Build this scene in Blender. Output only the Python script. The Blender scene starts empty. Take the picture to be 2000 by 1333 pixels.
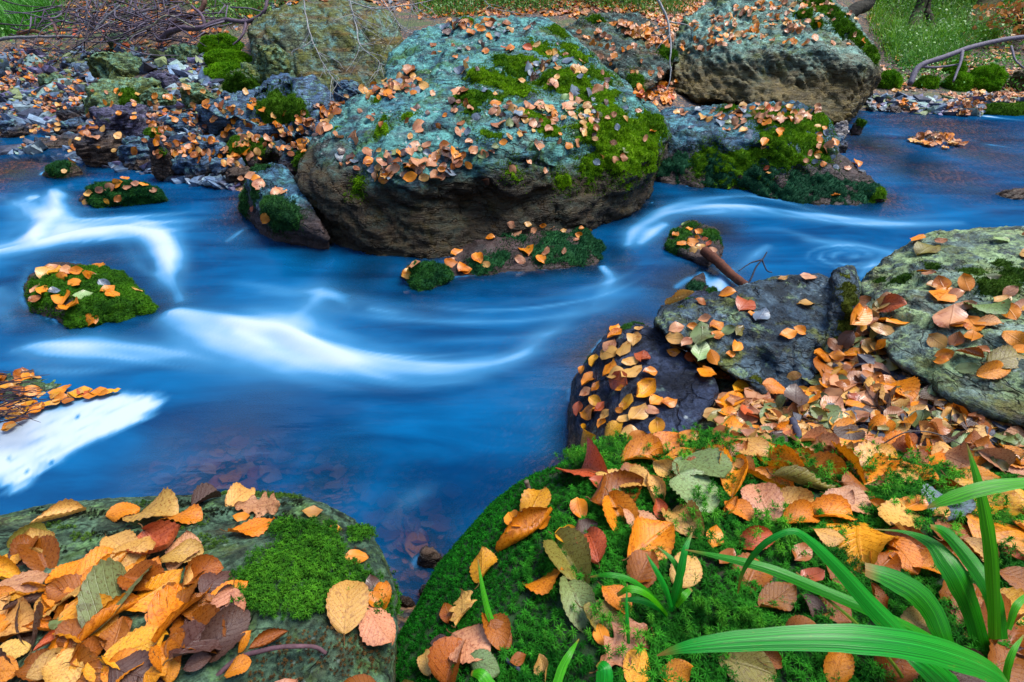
import bpy, bmesh, math, random
import numpy as np
from mathutils import Vector
from mathutils.bvhtree import BVHTree

R = np.random.RandomState(11)
random.seed(5)
scene = bpy.context.scene
COL = scene.collection

# ------------------------------------------------------------------ camera, sky, sun, exposure
CAM_H = 1.15
PITCH = math.radians(36.0)
FPX = 1000.0                       # focal length in pixels of a 2000 px wide picture
cam_d = bpy.data.cameras.new('camera')
cam_d.sensor_width = 36.0
cam_d.lens = 18.0
cam_d.clip_start = 0.02
cam_d.clip_end = 400.0
cam = bpy.data.objects.new('camera', cam_d)
cam.location = (0, 0, CAM_H)
cam.rotation_euler = (math.pi / 2 - PITCH, 0, 0)
COL.objects.link(cam)
scene.camera = cam

SUN_EL, SUN_AZ = math.radians(64), math.radians(72)     # azimuth from +Y, clockwise
world = bpy.data.worlds.new('World')
scene.world = world
world.use_nodes = True
wn = world.node_tree
sky = wn.nodes.new('ShaderNodeTexSky')
sky.sky_type = 'NISHITA'
sky.sun_disc = False
sky.sun_elevation = SUN_EL
sky.sun_rotation = SUN_AZ
sky.air_density = 1.0
sky.dust_density = .6
sky.ozone_density = 2.0
wn.nodes['Background'].inputs['Strength'].default_value = 0.15
wn.links.new(sky.outputs[0], wn.nodes['Background'].inputs['Color'])
sun_d = bpy.data.lights.new('sun', 'SUN')
sun_d.energy = 2.1
sun_d.angle = math.radians(30)
sun_d.color = (1.0, 0.95, 0.86)
sun = bpy.data.objects.new('sun', sun_d)
sd = Vector((math.sin(SUN_AZ) * math.cos(SUN_EL), math.cos(SUN_AZ) * math.cos(SUN_EL), math.sin(SUN_EL)))
sun.rotation_euler = sd.to_track_quat('Z', 'Y').to_euler()
COL.objects.link(sun)
scene.view_settings.view_transform = 'Standard'
scene.view_settings.look = 'None'
scene.view_settings.exposure = 1.55
scene.view_settings.gamma = 1.0

# ------------------------------------------------------------------ picture <-> place
CP, SP = math.cos(PITCH), math.sin(PITCH)
CAMP = np.array([0, 0, CAM_H])
FWD = np.array([0, CP, -SP]); UPV = np.array([0, SP, CP]); RGT = np.array([1.0, 0, 0])

def ray(u, v):
    return FWD + RGT * ((u - 1000.0) / FPX) + UPV * ((666.5 - v) / FPX)

def P(u, v, z):
    "point seen at pixel (u, v), z metres deep"
    return CAMP + ray(u, v) * z

def W(u, v, h=0.0):
    "point seen at pixel (u, v) on the level h"
    d = ray(u, v)
    return CAMP + d * ((h - CAM_H) / d[2])

def depth(p):
    return float(np.dot(np.asarray(p) - CAMP, FWD))

def project(p):
    q = np.asarray(p) - CAMP
    z = q @ FWD
    return 1000 + FPX * (q @ RGT) / z, 666.5 - FPX * (q @ UPV) / z, z

# ------------------------------------------------------------------ noise
_rs = np.random.RandomState(3)
_perm = _rs.permutation(256)
_perm = np.concatenate([_perm, _perm, _perm])
_grad = _rs.normal(size=(256, 3)); _grad /= np.linalg.norm(_grad, axis=1)[:, None]

def pnoise(X):
    X = np.asarray(X, float)
    i = np.floor(X).astype(int); f = X - i; i &= 255
    w = f * f * f * (f * (f * 6 - 15) + 10)
    out = np.zeros(len(X))
    for dx in (0, 1):
        wx = w[:, 0] if dx else 1 - w[:, 0]
        for dy in (0, 1):
            wy = w[:, 1] if dy else 1 - w[:, 1]
            for dz in (0, 1):
                wz = w[:, 2] if dz else 1 - w[:, 2]
                g = _grad[_perm[_perm[_perm[(i[:, 0] + dx) & 255] + ((i[:, 1] + dy) & 255)] + ((i[:, 2] + dz) & 255)]]
                d = (f[:, 0] - dx) * g[:, 0] + (f[:, 1] - dy) * g[:, 1] + (f[:, 2] - dz) * g[:, 2]
                out += wx * wy * wz * d
    return out * 1.6

def fbm(X, oct=4, gain=.5, lac=2.03):
    a, s, t = 1.0, 0, 0
    X = np.asarray(X, float)
    for k in range(oct):
        s = s + a * pnoise(X + 17.3 * k); t += a
        a *= gain; X = X * lac
    return s / t

def ridged(X, oct=4, gain=.55, lac=2.1):
    a, s, t = 1.0, 0, 0
    X = np.asarray(X, float)
    for k in range(oct):
        s = s + a * (1 - np.minimum(1, 2.2 * np.abs(pnoise(X + 9.1 * k)))); t += a
        a *= gain; X = X * lac
    return s / t

def worley(X, seed=0):
    "distances to the nearest and second nearest cell point, and a random number of the nearest cell"
    X = np.asarray(X, float); i0 = np.floor(X).astype(int); n = len(X)
    f1 = np.full(n, 9.0); f2 = np.full(n, 9.0); idn = np.zeros(n)
    for dx in (-1, 0, 1):
        for dy in (-1, 0, 1):
            for dz in (-1, 0, 1):
                c = i0 + [dx, dy, dz]
                h = _perm[_perm[_perm[(c[:, 0] + seed) & 255] + (c[:, 1] & 255)] + (c[:, 2] & 255)]
                pt = c + .5 + .45 * _grad[h]
                d = np.linalg.norm(X - pt, axis=1)
                nw = d < f1
                f2 = np.where(nw, f1, np.minimum(f2, d)); idn = np.where(nw, _grad[(h * 7 + 3) & 255, 0], idn); f1 = np.where(nw, d, f1)
    return f1, f2, idn

def sstep(a, b, x):
    t = np.clip((x - a) / (b - a), 0, 1)
    return t * t * (3 - 2 * t)

# ------------------------------------------------------------------ mesh helpers
def faces_list(F):
    return F if isinstance(F, (list, tuple)) else [F]

def make_mesh(name, V, F, mat=None, smooth=True, col=None, uv=None, attrs=None):
    me = bpy.data.meshes.new(name)
    V = np.asarray(V, np.float32)
    Fs = [np.asarray(f, np.int32) for f in faces_list(F) if len(f)]
    nl = sum(f.size for f in Fs); nf = sum(len(f) for f in Fs)
    me.vertices.add(len(V)); me.vertices.foreach_set('co', V.ravel())
    me.loops.add(nl); me.polygons.add(nf)
    li = np.concatenate([f.ravel() for f in Fs]) if Fs else np.zeros(0, np.int32)
    tot = np.concatenate([np.full(len(f), f.shape[1], np.int32) for f in Fs]) if Fs else np.zeros(0, np.int32)
    st = np.concatenate([[0], np.cumsum(tot)[:-1]]).astype(np.int32) if len(tot) else tot
    me.loops.foreach_set('vertex_index', li)
    me.polygons.foreach_set('loop_start', st)
    try:
        me.polygons.foreach_set('loop_total', tot)
    except Exception:
        pass
    me.update(calc_edges=True)
    me.polygons.foreach_set('use_smooth', np.full(nf, smooth, bool))
    if col is not None:
        a = me.attributes.new('col', 'FLOAT_COLOR', 'POINT')
        c = np.ones((len(V), 4), np.float32); c[:, :3] = col
        a.data.foreach_set('color', c.ravel())
    if attrs:
        for k, val in attrs.items():
            a = me.attributes.new(k, 'FLOAT', 'POINT')
            a.data.foreach_set('value', np.asarray(val, np.float32))
    if uv is not None:
        l = me.uv_layers.new(name='UVMap')
        l.data.foreach_set('uv', np.asarray(uv, np.float32)[li].ravel())
    if mat:
        me.materials.append(mat)
    me.validate()
    return me

def link(name, data, parent=None, loc=None):
    o = bpy.data.objects.new(name, data)
    COL.objects.link(o)
    if parent:
        o.parent = parent
    if loc is not None:
        o.location = loc
    return o

def tag(o, label=None, cat=None, group=None, kind=None):
    if label: o['label'] = label
    if cat: o['category'] = cat
    if group: o['group'] = group
    if kind: o['kind'] = kind
    return o

def vnormals(V, F):
    N = np.zeros_like(V)
    for f in faces_list(F):
        if len(f) == 0: continue
        a = V[f[:, 1]] - V[f[:, 0]]; b = V[f[:, 2]] - V[f[:, 0]]
        if f.shape[1] == 4:
            a = V[f[:, 2]] - V[f[:, 0]]; b = V[f[:, 3]] - V[f[:, 1]]
        n = np.cross(a, b)
        for k in range(f.shape[1]):
            for c in range(3):
                N[:, c] += np.bincount(f[:, k], n[:, c], len(V))
    return N / (np.linalg.norm(N, axis=1)[:, None] + 1e-12)

def smooth_mesh(V, F, it, lam=.5):
    E = np.concatenate([np.stack([f[:, k], f[:, (k + 1) % f.shape[1]]], 1) for f in faces_list(F) for k in range(f.shape[1])])
    E = np.unique(np.sort(E, 1), axis=0)
    n = len(V); deg = np.bincount(E.ravel(), minlength=n).astype(float) + 1e-9
    for _ in range(it):
        S = np.zeros_like(V)
        for c in range(3):
            S[:, c] = np.bincount(E[:, 0], V[E[:, 1], c], n) + np.bincount(E[:, 1], V[E[:, 0], c], n)
        V = V + lam * (S / deg[:, None] - V)
    return V

def remeshed(groups, voxel):
    "voxel union of the convex hulls of several point groups"
    bm = bmesh.new()
    for pts in groups:
        b2 = bmesh.new()
        for p in pts:
            b2.verts.new(Vector(p))
        r = bmesh.ops.convex_hull(b2, input=b2.verts)
        dead = [g for g in r['geom_interior'] if isinstance(g, bmesh.types.BMVert)]
        bmesh.ops.delete(b2, geom=dead, context='VERTS')
        tmp = bpy.data.meshes.new('tmp'); b2.to_mesh(tmp); b2.free()
        bm.from_mesh(tmp); bpy.data.meshes.remove(tmp)
    bmesh.ops.recalc_face_normals(bm, faces=bm.faces)
    me = bpy.data.meshes.new('tmp'); bm.to_mesh(me); bm.free()
    o = bpy.data.objects.new('tmp', me); COL.objects.link(o)
    m = o.modifiers.new('r', 'REMESH'); m.mode = 'VOXEL'; m.voxel_size = voxel; m.adaptivity = 0
    dg = bpy.context.evaluated_depsgraph_get(); dg.update()
    ev = o.evaluated_get(dg); em = ev.to_mesh()
    V = np.zeros(len(em.vertices) * 3, np.float32); em.vertices.foreach_get('co', V); V = V.reshape(-1, 3).astype(float)
    L = np.zeros(len(em.loops), np.int32); em.loops.foreach_get('vertex_index', L)
    n4 = all(len(p.vertices) == 4 for p in em.polygons)
    if n4:
        F = [L.reshape(-1, 4)]
    else:
        q = [tuple(p.vertices) for p in em.polygons]
        F = [np.array([x for x in q if len(x) == 4], np.int32).reshape(-1, 4), np.array([x for x in q if len(x) == 3], np.int32).reshape(-1, 3)]
    ev.to_mesh_clear()
    bpy.data.objects.remove(o); bpy.data.meshes.remove(me)
    return V, F

def tube(path, radii, sides=6):
    "tapered tube along a 3-D path, closed ends"
    path = np.asarray(path, float); n = len(path)
    T = np.gradient(path, axis=0); T /= np.linalg.norm(T, axis=1)[:, None] + 1e-9
    ref = np.array([.31, .22, .93]); A = np.cross(T, ref); A /= np.linalg.norm(A, axis=1)[:, None] + 1e-9
    B = np.cross(T, A)
    an = np.arange(sides) * 2 * math.pi / sides
    V = (path[:, None, :] + np.asarray(radii)[:, None, None] * (np.cos(an)[None, :, None] * A[:, None, :] + np.sin(an)[None, :, None] * B[:, None, :])).reshape(-1, 3)
    q = []
    for i in range(n - 1):
        for k in range(sides):
            q.append((i * sides + k, i * sides + (k + 1) % sides, (i + 1) * sides + (k + 1) % sides, (i + 1) * sides + k))
    V = np.vstack([V, path[:1], path[-1:]])
    t = []
    for k in range(sides):
        t.append((n * sides, (k + 1) % sides, k))
        t.append((n * sides + 1, (n - 1) * sides + k, (n - 1) * sides + (k + 1) % sides))
    return V, [np.array(q, np.int32), np.array(t, np.int32)]

class MB:
    "collects shapes into one mesh"
    def __init__(s):
        s.V = []; s.Q = []; s.T = []; s.C = []; s.n = 0
    def add(s, V, F, col=None):
        V = np.asarray(V)
        for f in faces_list(F):
            f = np.asarray(f)
            if len(f) == 0: continue
            (s.Q if f.shape[1] == 4 else s.T).append(f + s.n)
        s.V.append(V); s.n += len(V)
        if col is not None:
            c = np.asarray(col, float)
            s.C.append(np.broadcast_to(c, (len(V), 3)))
    def mesh(s, name, mat, smooth=True, uv=None):
        F = []
        if s.Q: F.append(np.concatenate(s.Q))
        if s.T: F.append(np.concatenate(s.T))
        return make_mesh(name, np.concatenate(s.V), F, mat, smooth, np.concatenate(s.C) if s.C else None, uv)

def spline(pts, n):
    "Catmull-Rom through rows of pts"
    p = np.asarray(pts, float); m = len(p)
    if m == 2:
        t = np.linspace(0, 1, n)[:, None]; return p[0] * (1 - t) + p[1] * t
    e = np.vstack([2 * p[0] - p[1], p, 2 * p[-1] - p[-2]])
    s = np.linspace(0, m - 1, n); i = np.minimum(s.astype(int), m - 2); t = (s - i)[:, None]
    a, b, c, d = e[i], e[i + 1], e[i + 2], e[i + 3]
    return .5 * (2 * b + (c - a) * t + (2 * a - 5 * b + 4 * c - d) * t ** 2 + (3 * b - a - 3 * c + d) * t ** 3)

def frames(N, spin):
    "orthonormal frames (X, Y, N) per row"
    N = N / (np.linalg.norm(N, axis=1)[:, None] + 1e-9)
    ref = np.where(np.abs(N[:, 2:3]) < .9, np.array([[0, 0, 1.0]]), np.array([[1.0, 0, 0]]))
    X = np.cross(ref, N); X /= np.linalg.norm(X, axis=1)[:, None] + 1e-9
    Y = np.cross(N, X)
    c, s = np.cos(spin)[:, None], np.sin(spin)[:, None]
    return c * X + s * Y, c * Y - s * X, N

def instance(tv, tf, pos, N, scale, spin):
    "copies of a small shape baked into one mesh"
    X, Y, Z = frames(N, spin)
    k, m = len(pos), len(tv)
    sc = np.asarray(scale)
    if sc.ndim == 1: sc = np.stack([sc, sc, sc], 1)
    L = tv[None, :, :] * sc[:, None, :]
    V = pos[:, None, :] + L[..., 0:1] * X[:, None, :] + L[..., 1:2] * Y[:, None, :] + L[..., 2:3] * Z[:, None, :]
    off = (np.arange(k) * m)[:, None, None]
    return V.reshape(-1, 3), [(f[None] + off).reshape(-1, f.shape[1]) for f in faces_list(tf)]

def sample_faces(V, F, n, w=None):
    "random points on a mesh, with normals"
    T = []
    for f in faces_list(F):
        if len(f) == 0: continue
        if f.shape[1] == 4:
            T += [f[:, [0, 1, 2]], f[:, [0, 2, 3]]]
        else:
            T.append(f)
    T = np.concatenate(T)
    nn = np.cross(V[T[:, 1]] - V[T[:, 0]], V[T[:, 2]] - V[T[:, 0]])
    ar = np.linalg.norm(nn, axis=1)
    pr = ar if w is None else ar * w[T].mean(1)
    if pr.sum() <= 0: return np.zeros((0, 3)), np.zeros((0, 3))
    i = R.choice(len(T), n, p=pr / pr.sum())
    a, b = R.rand(n), R.rand(n); m = a + b > 1; a[m], b[m] = 1 - a[m], 1 - b[m]
    p = V[T[i, 0]] + a[:, None] * (V[T[i, 1]] - V[T[i, 0]]) + b[:, None] * (V[T[i, 2]] - V[T[i, 0]])
    return p, nn[i] / (ar[i][:, None] + 1e-12)

# ------------------------------------------------------------------ materials
def new_mat(name):
    m = bpy.data.materials.new(name); m.use_nodes = True
    nt = m.node_tree; b = nt.nodes['Principled BSDF']
    return m, nt, b

def nd(nt, typ, ins=None, **props):
    n = nt.nodes.new(typ)
    for k, v in props.items(): setattr(n, k, v)
    if ins:
        for k, v in ins.items():
            if isinstance(v, bpy.types.NodeSocket): nt.links.new(v, n.inputs[k])
            else: n.inputs[k].default_value = v
    return n

def mixc(nt, fac, a, b, mode='MIX'):
    n = nt.nodes.new('ShaderNodeMix'); n.data_type = 'RGBA'; n.blend_type = mode
    for s, v in ((n.inputs[0], fac), (n.inputs[6], a), (n.inputs[7], b)):
        if isinstance(v, bpy.types.NodeSocket): nt.links.new(v, s)
        else: s.default_value = v if not isinstance(v, tuple) else (*v, 1)
    return n.outputs[2]

def mth(nt, op, a, b=None, c=None, clamp=False):
    n = nt.nodes.new('ShaderNodeMath'); n.operation = op; n.use_clamp = clamp
    for s, v in zip(n.inputs, (a, b, c)):
        if v is None: continue
        if isinstance(v, bpy.types.NodeSocket): nt.links.new(v, s)
        else: s.default_value = v
    return n.outputs[0]

def rng(nt, x, a, b, c=0.0, d=1.0):
    n = nd(nt, 'ShaderNodeMapRange', {0: x, 1: a, 2: b, 3: c, 4: d}); n.interpolation_type = 'SMOOTHSTEP'
    return n.outputs[0]

def noise(nt, vec, scale, detail=4, rough=.55, dist=0.0):
    return nd(nt, 'ShaderNodeTexNoise', {'Vector': vec, 'Scale': scale, 'Detail': detail, 'Roughness': rough, 'Distortion': dist}).outputs[0]

def stone_mat(name, c1, c2, lichen=(.34, .46, .36), lich=.5, algae=(.05, .10, .02), alg=.3, wet_shade_z=.0, wet_shade_w=.08, rough=.62, fine=1.0, strata=(0, 0, 1), tilt=(.5, .3, 0), wet_shade_col=(.035, .022, .014), rust=0.0, spots=.5):
    m, nt, b = new_mat(name)
    tc = nd(nt, 'ShaderNodeTexCoord').outputs['Object']
    geo = nd(nt, 'ShaderNodeNewGeometry')
    mp = nd(nt, 'ShaderNodeMapping', {'Vector': tc, 'Rotation': tilt, 'Scale': (1, 1.6, 7)}).outputs[0]
    n1 = noise(nt, tc, 3.2 * fine, 6, .62)
    st = noise(nt, mp, 5.5 * fine, 8, .68, .4)
    gr = noise(nt, tc, 55 * fine, 6, .7)
    c = mixc(nt, rng(nt, n1, .36, .64), c1, c2)
    c = mixc(nt, rng(nt, st, .40, .62), mixc(nt, .85, c, (.10, .11, .12), 'MULTIPLY'), c)
    up = nd(nt, 'ShaderNodeSeparateXYZ', {0: geo.outputs['Normal']}).outputs[2]
    # lichen film
    nl = noise(nt, tc, 7.5 * fine, 9, .72)
    lf = mth(nt, 'MULTIPLY', rng(nt, nl, .60 - .22 * lich, .68 - .16 * lich), rng(nt, up, -.25, .45))
    lc = mixc(nt, rng(nt, noise(nt, tc, 14 * fine, 4), .4, .6), lichen, tuple(x * .62 for x in lichen))
    c = mixc(nt, mth(nt, 'MULTIPLY', lf, .88), c, lc)
    na = noise(nt, tc, 4.3 * fine, 7, .7, .6)
    c = mixc(nt, mth(nt, 'MULTIPLY', rng(nt, na, .62 - .25 * alg, .72 - .2 * alg), .8), c, algae)
    if rust:
        c = mixc(nt, mth(nt, 'MULTIPLY', rng(nt, noise(nt, mp, 2.1, 5, .6), .5, .66), rust), c, (.20, .085, .02))
    # pale lichen dots and dark specks
    vo = nd(nt, 'ShaderNodeTexVoronoi', {'Vector': tc, 'Scale': 34 * fine})
    dots = mth(nt, 'MULTIPLY', rng(nt, vo.outputs[0], .26, .12), rng(nt, noise(nt, tc, 5, 4), .5, .62))
    c = mixc(nt, mth(nt, 'MULTIPLY', dots, spots), c, (.55, .62, .60))
    c = mixc(nt, rng(nt, gr, .34, .60), mixc(nt, 1.0, c, (.34, .35, .38), 'MULTIPLY'), c)
    # cracks
    crv = nd(nt, 'ShaderNodeTexVoronoi', {'Vector': nd(nt, 'ShaderNodeVectorMath', {0: mp, 1: nd(nt, 'ShaderNodeTexNoise', {'Vector': tc, 'Scale': 4.0, 'Detail': 5.0}).outputs[1]}).outputs[0], 'Scale': 1.8 * fine}, feature='DISTANCE_TO_EDGE').outputs[0]
    crk = mth(nt, 'MAXIMUM', rng(nt, crv, .0, .03), rng(nt, n1, .50, .40))
    c = mixc(nt, crk, mixc(nt, 1.0, c, (.45, .42, .4), 'MULTIPLY'), c)
    # wet band along the water line; undercut shade painted in on the main boulder
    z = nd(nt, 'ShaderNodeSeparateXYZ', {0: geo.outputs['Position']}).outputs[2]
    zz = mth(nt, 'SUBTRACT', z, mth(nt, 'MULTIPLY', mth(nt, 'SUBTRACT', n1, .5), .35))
    wet = rng(nt, zz, wet_shade_z + wet_shade_w, wet_shade_z - .01)
    wc = mixc(nt, rng(nt, st, .42, .6), wet_shade_col, tuple(min(1, x * 2.6) for x in wet_shade_col))
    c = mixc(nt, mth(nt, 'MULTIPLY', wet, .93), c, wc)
    nt.links.new(c, b.inputs['Base Color'])
    rg = mth(nt, 'SUBTRACT', mth(nt, 'ADD', rough, mth(nt, 'MULTIPLY', mth(nt, 'SUBTRACT', gr, .5), .5)), mth(nt, 'MULTIPLY', wet, .16))
    nt.links.new(rg, b.inputs['Roughness'])
    b.inputs['Specular IOR Level'].default_value = .2
    hgt = mth(nt, 'ADD', mth(nt, 'ADD', mth(nt, 'MULTIPLY', st, .9), mth(nt, 'MULTIPLY', gr, .35)), mth(nt, 'MULTIPLY', crk, .25))
    bp = nd(nt, 'ShaderNodeBump', {'Strength': 1.0, 'Distance': .034 / fine, 'Height': hgt})
    nt.links.new(bp.outputs[0], b.inputs['Normal'])
    return m

def attr_mat(name, rough=.6, spec=.4, nscale=40, namp=.5, trans=0.0, bump=0.0):
    m, nt, b = new_mat(name)
    at = nd(nt, 'ShaderNodeAttribute', attribute_name='col')
    tc = nd(nt, 'ShaderNodeTexCoord').outputs['Object']
    n = noise(nt, tc, nscale, 5, .65)
    c = mixc(nt, rng(nt, n, .3, .7), mixc(nt, 1.0, at.outputs[0], (1 - namp, 1 - namp, 1 - namp), 'MULTIPLY'), at.outputs[0])
    nt.links.new(c, b.inputs['Base Color'])
    b.inputs['Roughness'].default_value = rough
    b.inputs['Specular IOR Level'].default_value = spec
    if bump:
        nt.links.new(nd(nt, 'ShaderNodeBump', {'Strength': .8, 'Distance': bump, 'Height': n}).outputs[0], b.inputs['Normal'])
    if trans:
        t = nd(nt, 'ShaderNodeBsdfTranslucent', {0: c})
        mx = nd(nt, 'ShaderNodeMixShader', {0: trans, 1: b.outputs[0], 2: t.outputs[0]})
        nt.links.new(mx.outputs[0], nt.nodes['Material Output'].inputs[0])
    return m

def leaf_mat(name, src):
    m, nt, b = new_mat(name)
    if src == 'object':
        oi = nd(nt, 'ShaderNodeObjectInfo'); base = oi.outputs['Color']; rnd = oi.outputs['Random']
    else:
        base = nd(nt, 'ShaderNodeAttribute', attribute_name='col').outputs[0]; rnd = 0.3
    uv = nd(nt, 'ShaderNodeUVMap').outputs[0]
    sep = nd(nt, 'ShaderNodeSeparateXYZ', {0: uv})
    s = mth(nt, 'ABSOLUTE', mth(nt, 'SUBTRACT', mth(nt, 'MULTIPLY', sep.outputs[0], 2), 1))
    fr = mth(nt, 'FRACT', mth(nt, 'SUBTRACT', mth(nt, 'MULTIPLY', sep.outputs[1], 9.0), mth(nt, 'MULTIPLY', s, 2.2)))
    v1 = rng(nt, mth(nt, 'ABSOLUTE', mth(nt, 'SUBTRACT', fr, .5)), .10, .02)
    v2 = rng(nt, s, .075, .02)
    vein = mth(nt, 'MAXIMUM', mth(nt, 'MULTIPLY', v1, .6), v2)
    tc = nd(nt, 'ShaderNodeTexCoord').outputs['Object']
    off = nd(nt, 'ShaderNodeCombineXYZ', {0: mth(nt, 'MULTIPLY', rnd, 31.0), 1: mth(nt, 'MULTIPLY', rnd, 17.0)}).outputs[0]
    vec = nd(nt, 'ShaderNodeVectorMath', {0: tc, 1: off}).outputs[0]
    n1 = noise(nt, vec, 28, 4, .6); n2 = noise(nt, vec, 75, 6, .65)
    c = mixc(nt, rng(nt, n1, .35, .7), base, mixc(nt, 1.0, base, (1.18, 1.28, 1.2), 'MULTIPLY'))
    c = mixc(nt, mth(nt, 'MULTIPLY', rng(nt, n1, .46, .30), .8), c, mixc(nt, 1.0, base, (.60, .36, .22), 'MULTIPLY'))
    c = mixc(nt, mth(nt, 'MULTIPLY', rng(nt, n2, .64, .74), .65), c, mixc(nt, 1.0, base, (.25, .16, .12), 'MULTIPLY'))
    n3 = noise(nt, vec, 11, 3, .5)
    c = mixc(nt, mth(nt, 'MULTIPLY', rng(nt, n3, .56, .66), .6), c, mixc(nt, 1.0, base, (.55, .42, .5), 'MULTIPLY'))
    # dry darker rim
    c = mixc(nt, mth(nt, 'MULTIPLY', rng(nt, s, .82, 1.0), .35), c, mixc(nt, 1.0, base, (.5, .35, .25), 'MULTIPLY'))
    c = mixc(nt, mth(nt, 'MULTIPLY', vein, .24), c, mixc(nt, 1.0, base, (.42, .30, .24), 'MULTIPLY'))
    nt.links.new(c, b.inputs['Base Color'])
    nt.links.new(rng(nt, n1, .3, .7, .22, .5), b.inputs['Roughness'])
    b.inputs['Specular IOR Level'].default_value = .5
    bp = nd(nt, 'ShaderNodeBump', {'Strength': .55, 'Distance': .0015, 'Height': mth(nt, 'SUBTRACT', n2, mth(nt, 'MULTIPLY', vein, .9))})
    nt.links.new(bp.outputs[0], b.inputs['Normal'])
    t = nd(nt, 'ShaderNodeBsdfTranslucent', {0: c})
    mx = nd(nt, 'ShaderNodeMixShader', {0: .18, 1: b.outputs[0], 2: t.outputs[0]})
    nt.links.new(mx.outputs[0], nt.nodes['Material Output'].inputs[0])
    return m

M_LEAF = leaf_mat('dead_leaf', 'object')
M_LEAFS = leaf_mat('dead_leaf_litter', 'attr')
M_MOSS = attr_mat('moss_green', .8, .06, 130, .55, .12)
M_STAR = attr_mat('star_moss', .65, .07, 60, .35, .2)
M_GRASS = attr_mat('grass_blade', .45, .4, 12, .35, .25)
M_TWIG = attr_mat('bark_twig', .75, .25, 60, .5, 0, .003)
M_PEBBLE = attr_mat('river_pebble', .5, .45, 30, .6, 0, .006)

# ------------------------------------------------------------------ ground: one sheet to the horizon
GP = []
def gw(h, *uv):
    for u, v in uv: GP.append(W(u, v, h))
def gz(*uvz):
    for u, v, z in uvz: GP.append(P(u, v, z))
# stream bed
gw(-.34, (300, 560), (600, 650), (900, 700), (1000, 600), (700, 560), (1250, 620), (600, 800), (900, 820), (250, 470), (350, 700), (450, 520))
gw(-.20, (500, 880), (300, 880), (800, 950), (650, 960), (1050, 850), (100, 700), (20, 560), (150, 420))
gw(-.11, (820, 1080), (780, 1010), (450, 940), (860, 1140), (600, 1000))
gw(-.30, (1300, 420), (1500, 440), (1700, 470), (1450, 500), (1850, 420), (1600, 500))
gw(-.16, (1850, 330), (1750, 300), (1950, 280), (1900, 250), (100, 335), (30, 325), (2300, 300), (2300, 420), (-300, 330), (-500, 480), (-500, 700))
gw(-.02, (0, 296), (80, 300), (150, 325), (300, 362), (400, 375), (470, 405), (-300, 290))
gw(.0, (1700, 216), (1850, 224), (2000, 236), (2300, 250))
# left gravel bank
gw(.07, (60, 275), (200, 285), (320, 310), (440, 330), (540, 300))
gz((0, 240, 4.7), (200, 220, 4.55), (400, 240, 4.1), (560, 220, 4.2), (100, 170, 5.3), (300, 150, 5.0), (450, 150, 4.9), (0, 120, 5.9), (200, 90, 5.9), (350, 80, 5.6), (0, 60, 6.9), (250, 40, 6.6), (100, 0, 8.2), (400, 20, 6.6), (600, 10, 6.4), (-300, 100, 6.4), (-300, 200, 5.2))
gz((620, 200, 4.3), (700, 170, 4.6), (800, 120, 5.1), (900, 60, 5.6), (1000, 45, 6.0), (850, 10, 7.2), (1100, 20, 6.6), (1250, 10, 6.8), (1280, 190, 4.3), (1310, 170, 4.6), (1200, 150, 4.8))
# right far bank
gz((1750, 190, 5.3), (1900, 200, 5.1), (1850, 165, 5.7), (1750, 150, 5.9), (1960, 150, 5.8), (1850, 110, 6.3), (1950, 60, 6.9), (1750, 70, 7.0), (1850, 10, 7.9), (1700, 10, 8.2), (1990, 0, 7.7), (1400, 0, 7.6), (2300, 150, 5.9), (2300, 40, 7))
# near right bank, below the litter, the moss mound and the rocks
gz((1440, 770, 1.38), (1520, 790, 1.31), (1650, 740, 1.36), (1700, 680, 1.42), (1560, 840, 1.18), (1700, 810, 1.2), (1850, 860, 1.1), (1950, 920, 1.03), (1420, 850, 1.17), (1720, 620, 1.52))
GP += [np.array(p) for p in [(.1, .45, .10), (.5, .5, .25), (.9, .6, .28), (1.4, .9, .33), (2.2, 1.1, .4), (-.35, .45, .15), (-.8, .5, .12), (-1.4, .4, .1), (0, -.3, .3), (1.5, -.5, .4), (-1.5, -.6, .3), (3.5, 1.0, .55), (0, -3, .7), (4, -3, .9), (-4, -3, .8),
    (3.2, 2.0, .1), (4.5, 2.6, -.25), (7, 4, -.25), (6, 2.2, .2), (-4, 2, -.3), (-8, 2, -.3), (-9, 4, .2), (-8, 7, 1.2), (9, 7.5, .9), (14, 4, -.2), (-14, 2.5, -.2)]]
for x, y, h in [(0, 11.5, 4.2), (-8, 11.5, 4.6), (8, 12, 4.2), (0, 19, 13), (-15, 19, 13), (15, 19, 13), (0, 45, 38), (-40, 40, 38), (40, 40, 38), (-60, 0, 30), (60, 0, 30), (0, -7, 3.2), (6, -7, 3.6), (-6, -7, 3.2), (0, -15, 11), (15, -15, 11), (-15, -15, 11), (0, -50, 36), (50, -50, 38), (-50, -50, 38), (0, 90, 60), (90, 90, 60), (-90, 90, 60), (-110, 0, 45), (110, 0, 45), (-22, 2, 4), (22, 4, 4), (-14, 7, 5), (14, 9, 5)]:  # unseen steep slopes all round, shaped to cut low sky light
    GP.append(np.array([x, y, h], float))
GP = np.array(GP)
_K = np.linalg.norm(GP[:, None, :2] - GP[None, :, :2], axis=2)
_A = np.zeros((len(GP) + 1,) * 2); _A[:-1, :-1] = _K - .012 * np.eye(len(GP)); _A[-1, :-1] = _A[:-1, -1] = 1
_w = np.linalg.solve(_A, np.append(GP[:, 2], 0))
def ground_h(XY):
    XY = np.asarray(XY, float); out = np.zeros(len(XY))
    for s in range(0, len(XY), 20000):
        q = XY[s:s + 20000]
        out[s:s + 20000] = np.linalg.norm(q[:, None] - GP[None, :, :2], axis=2) @ _w[:-1] + _w[-1]
    return out

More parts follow.
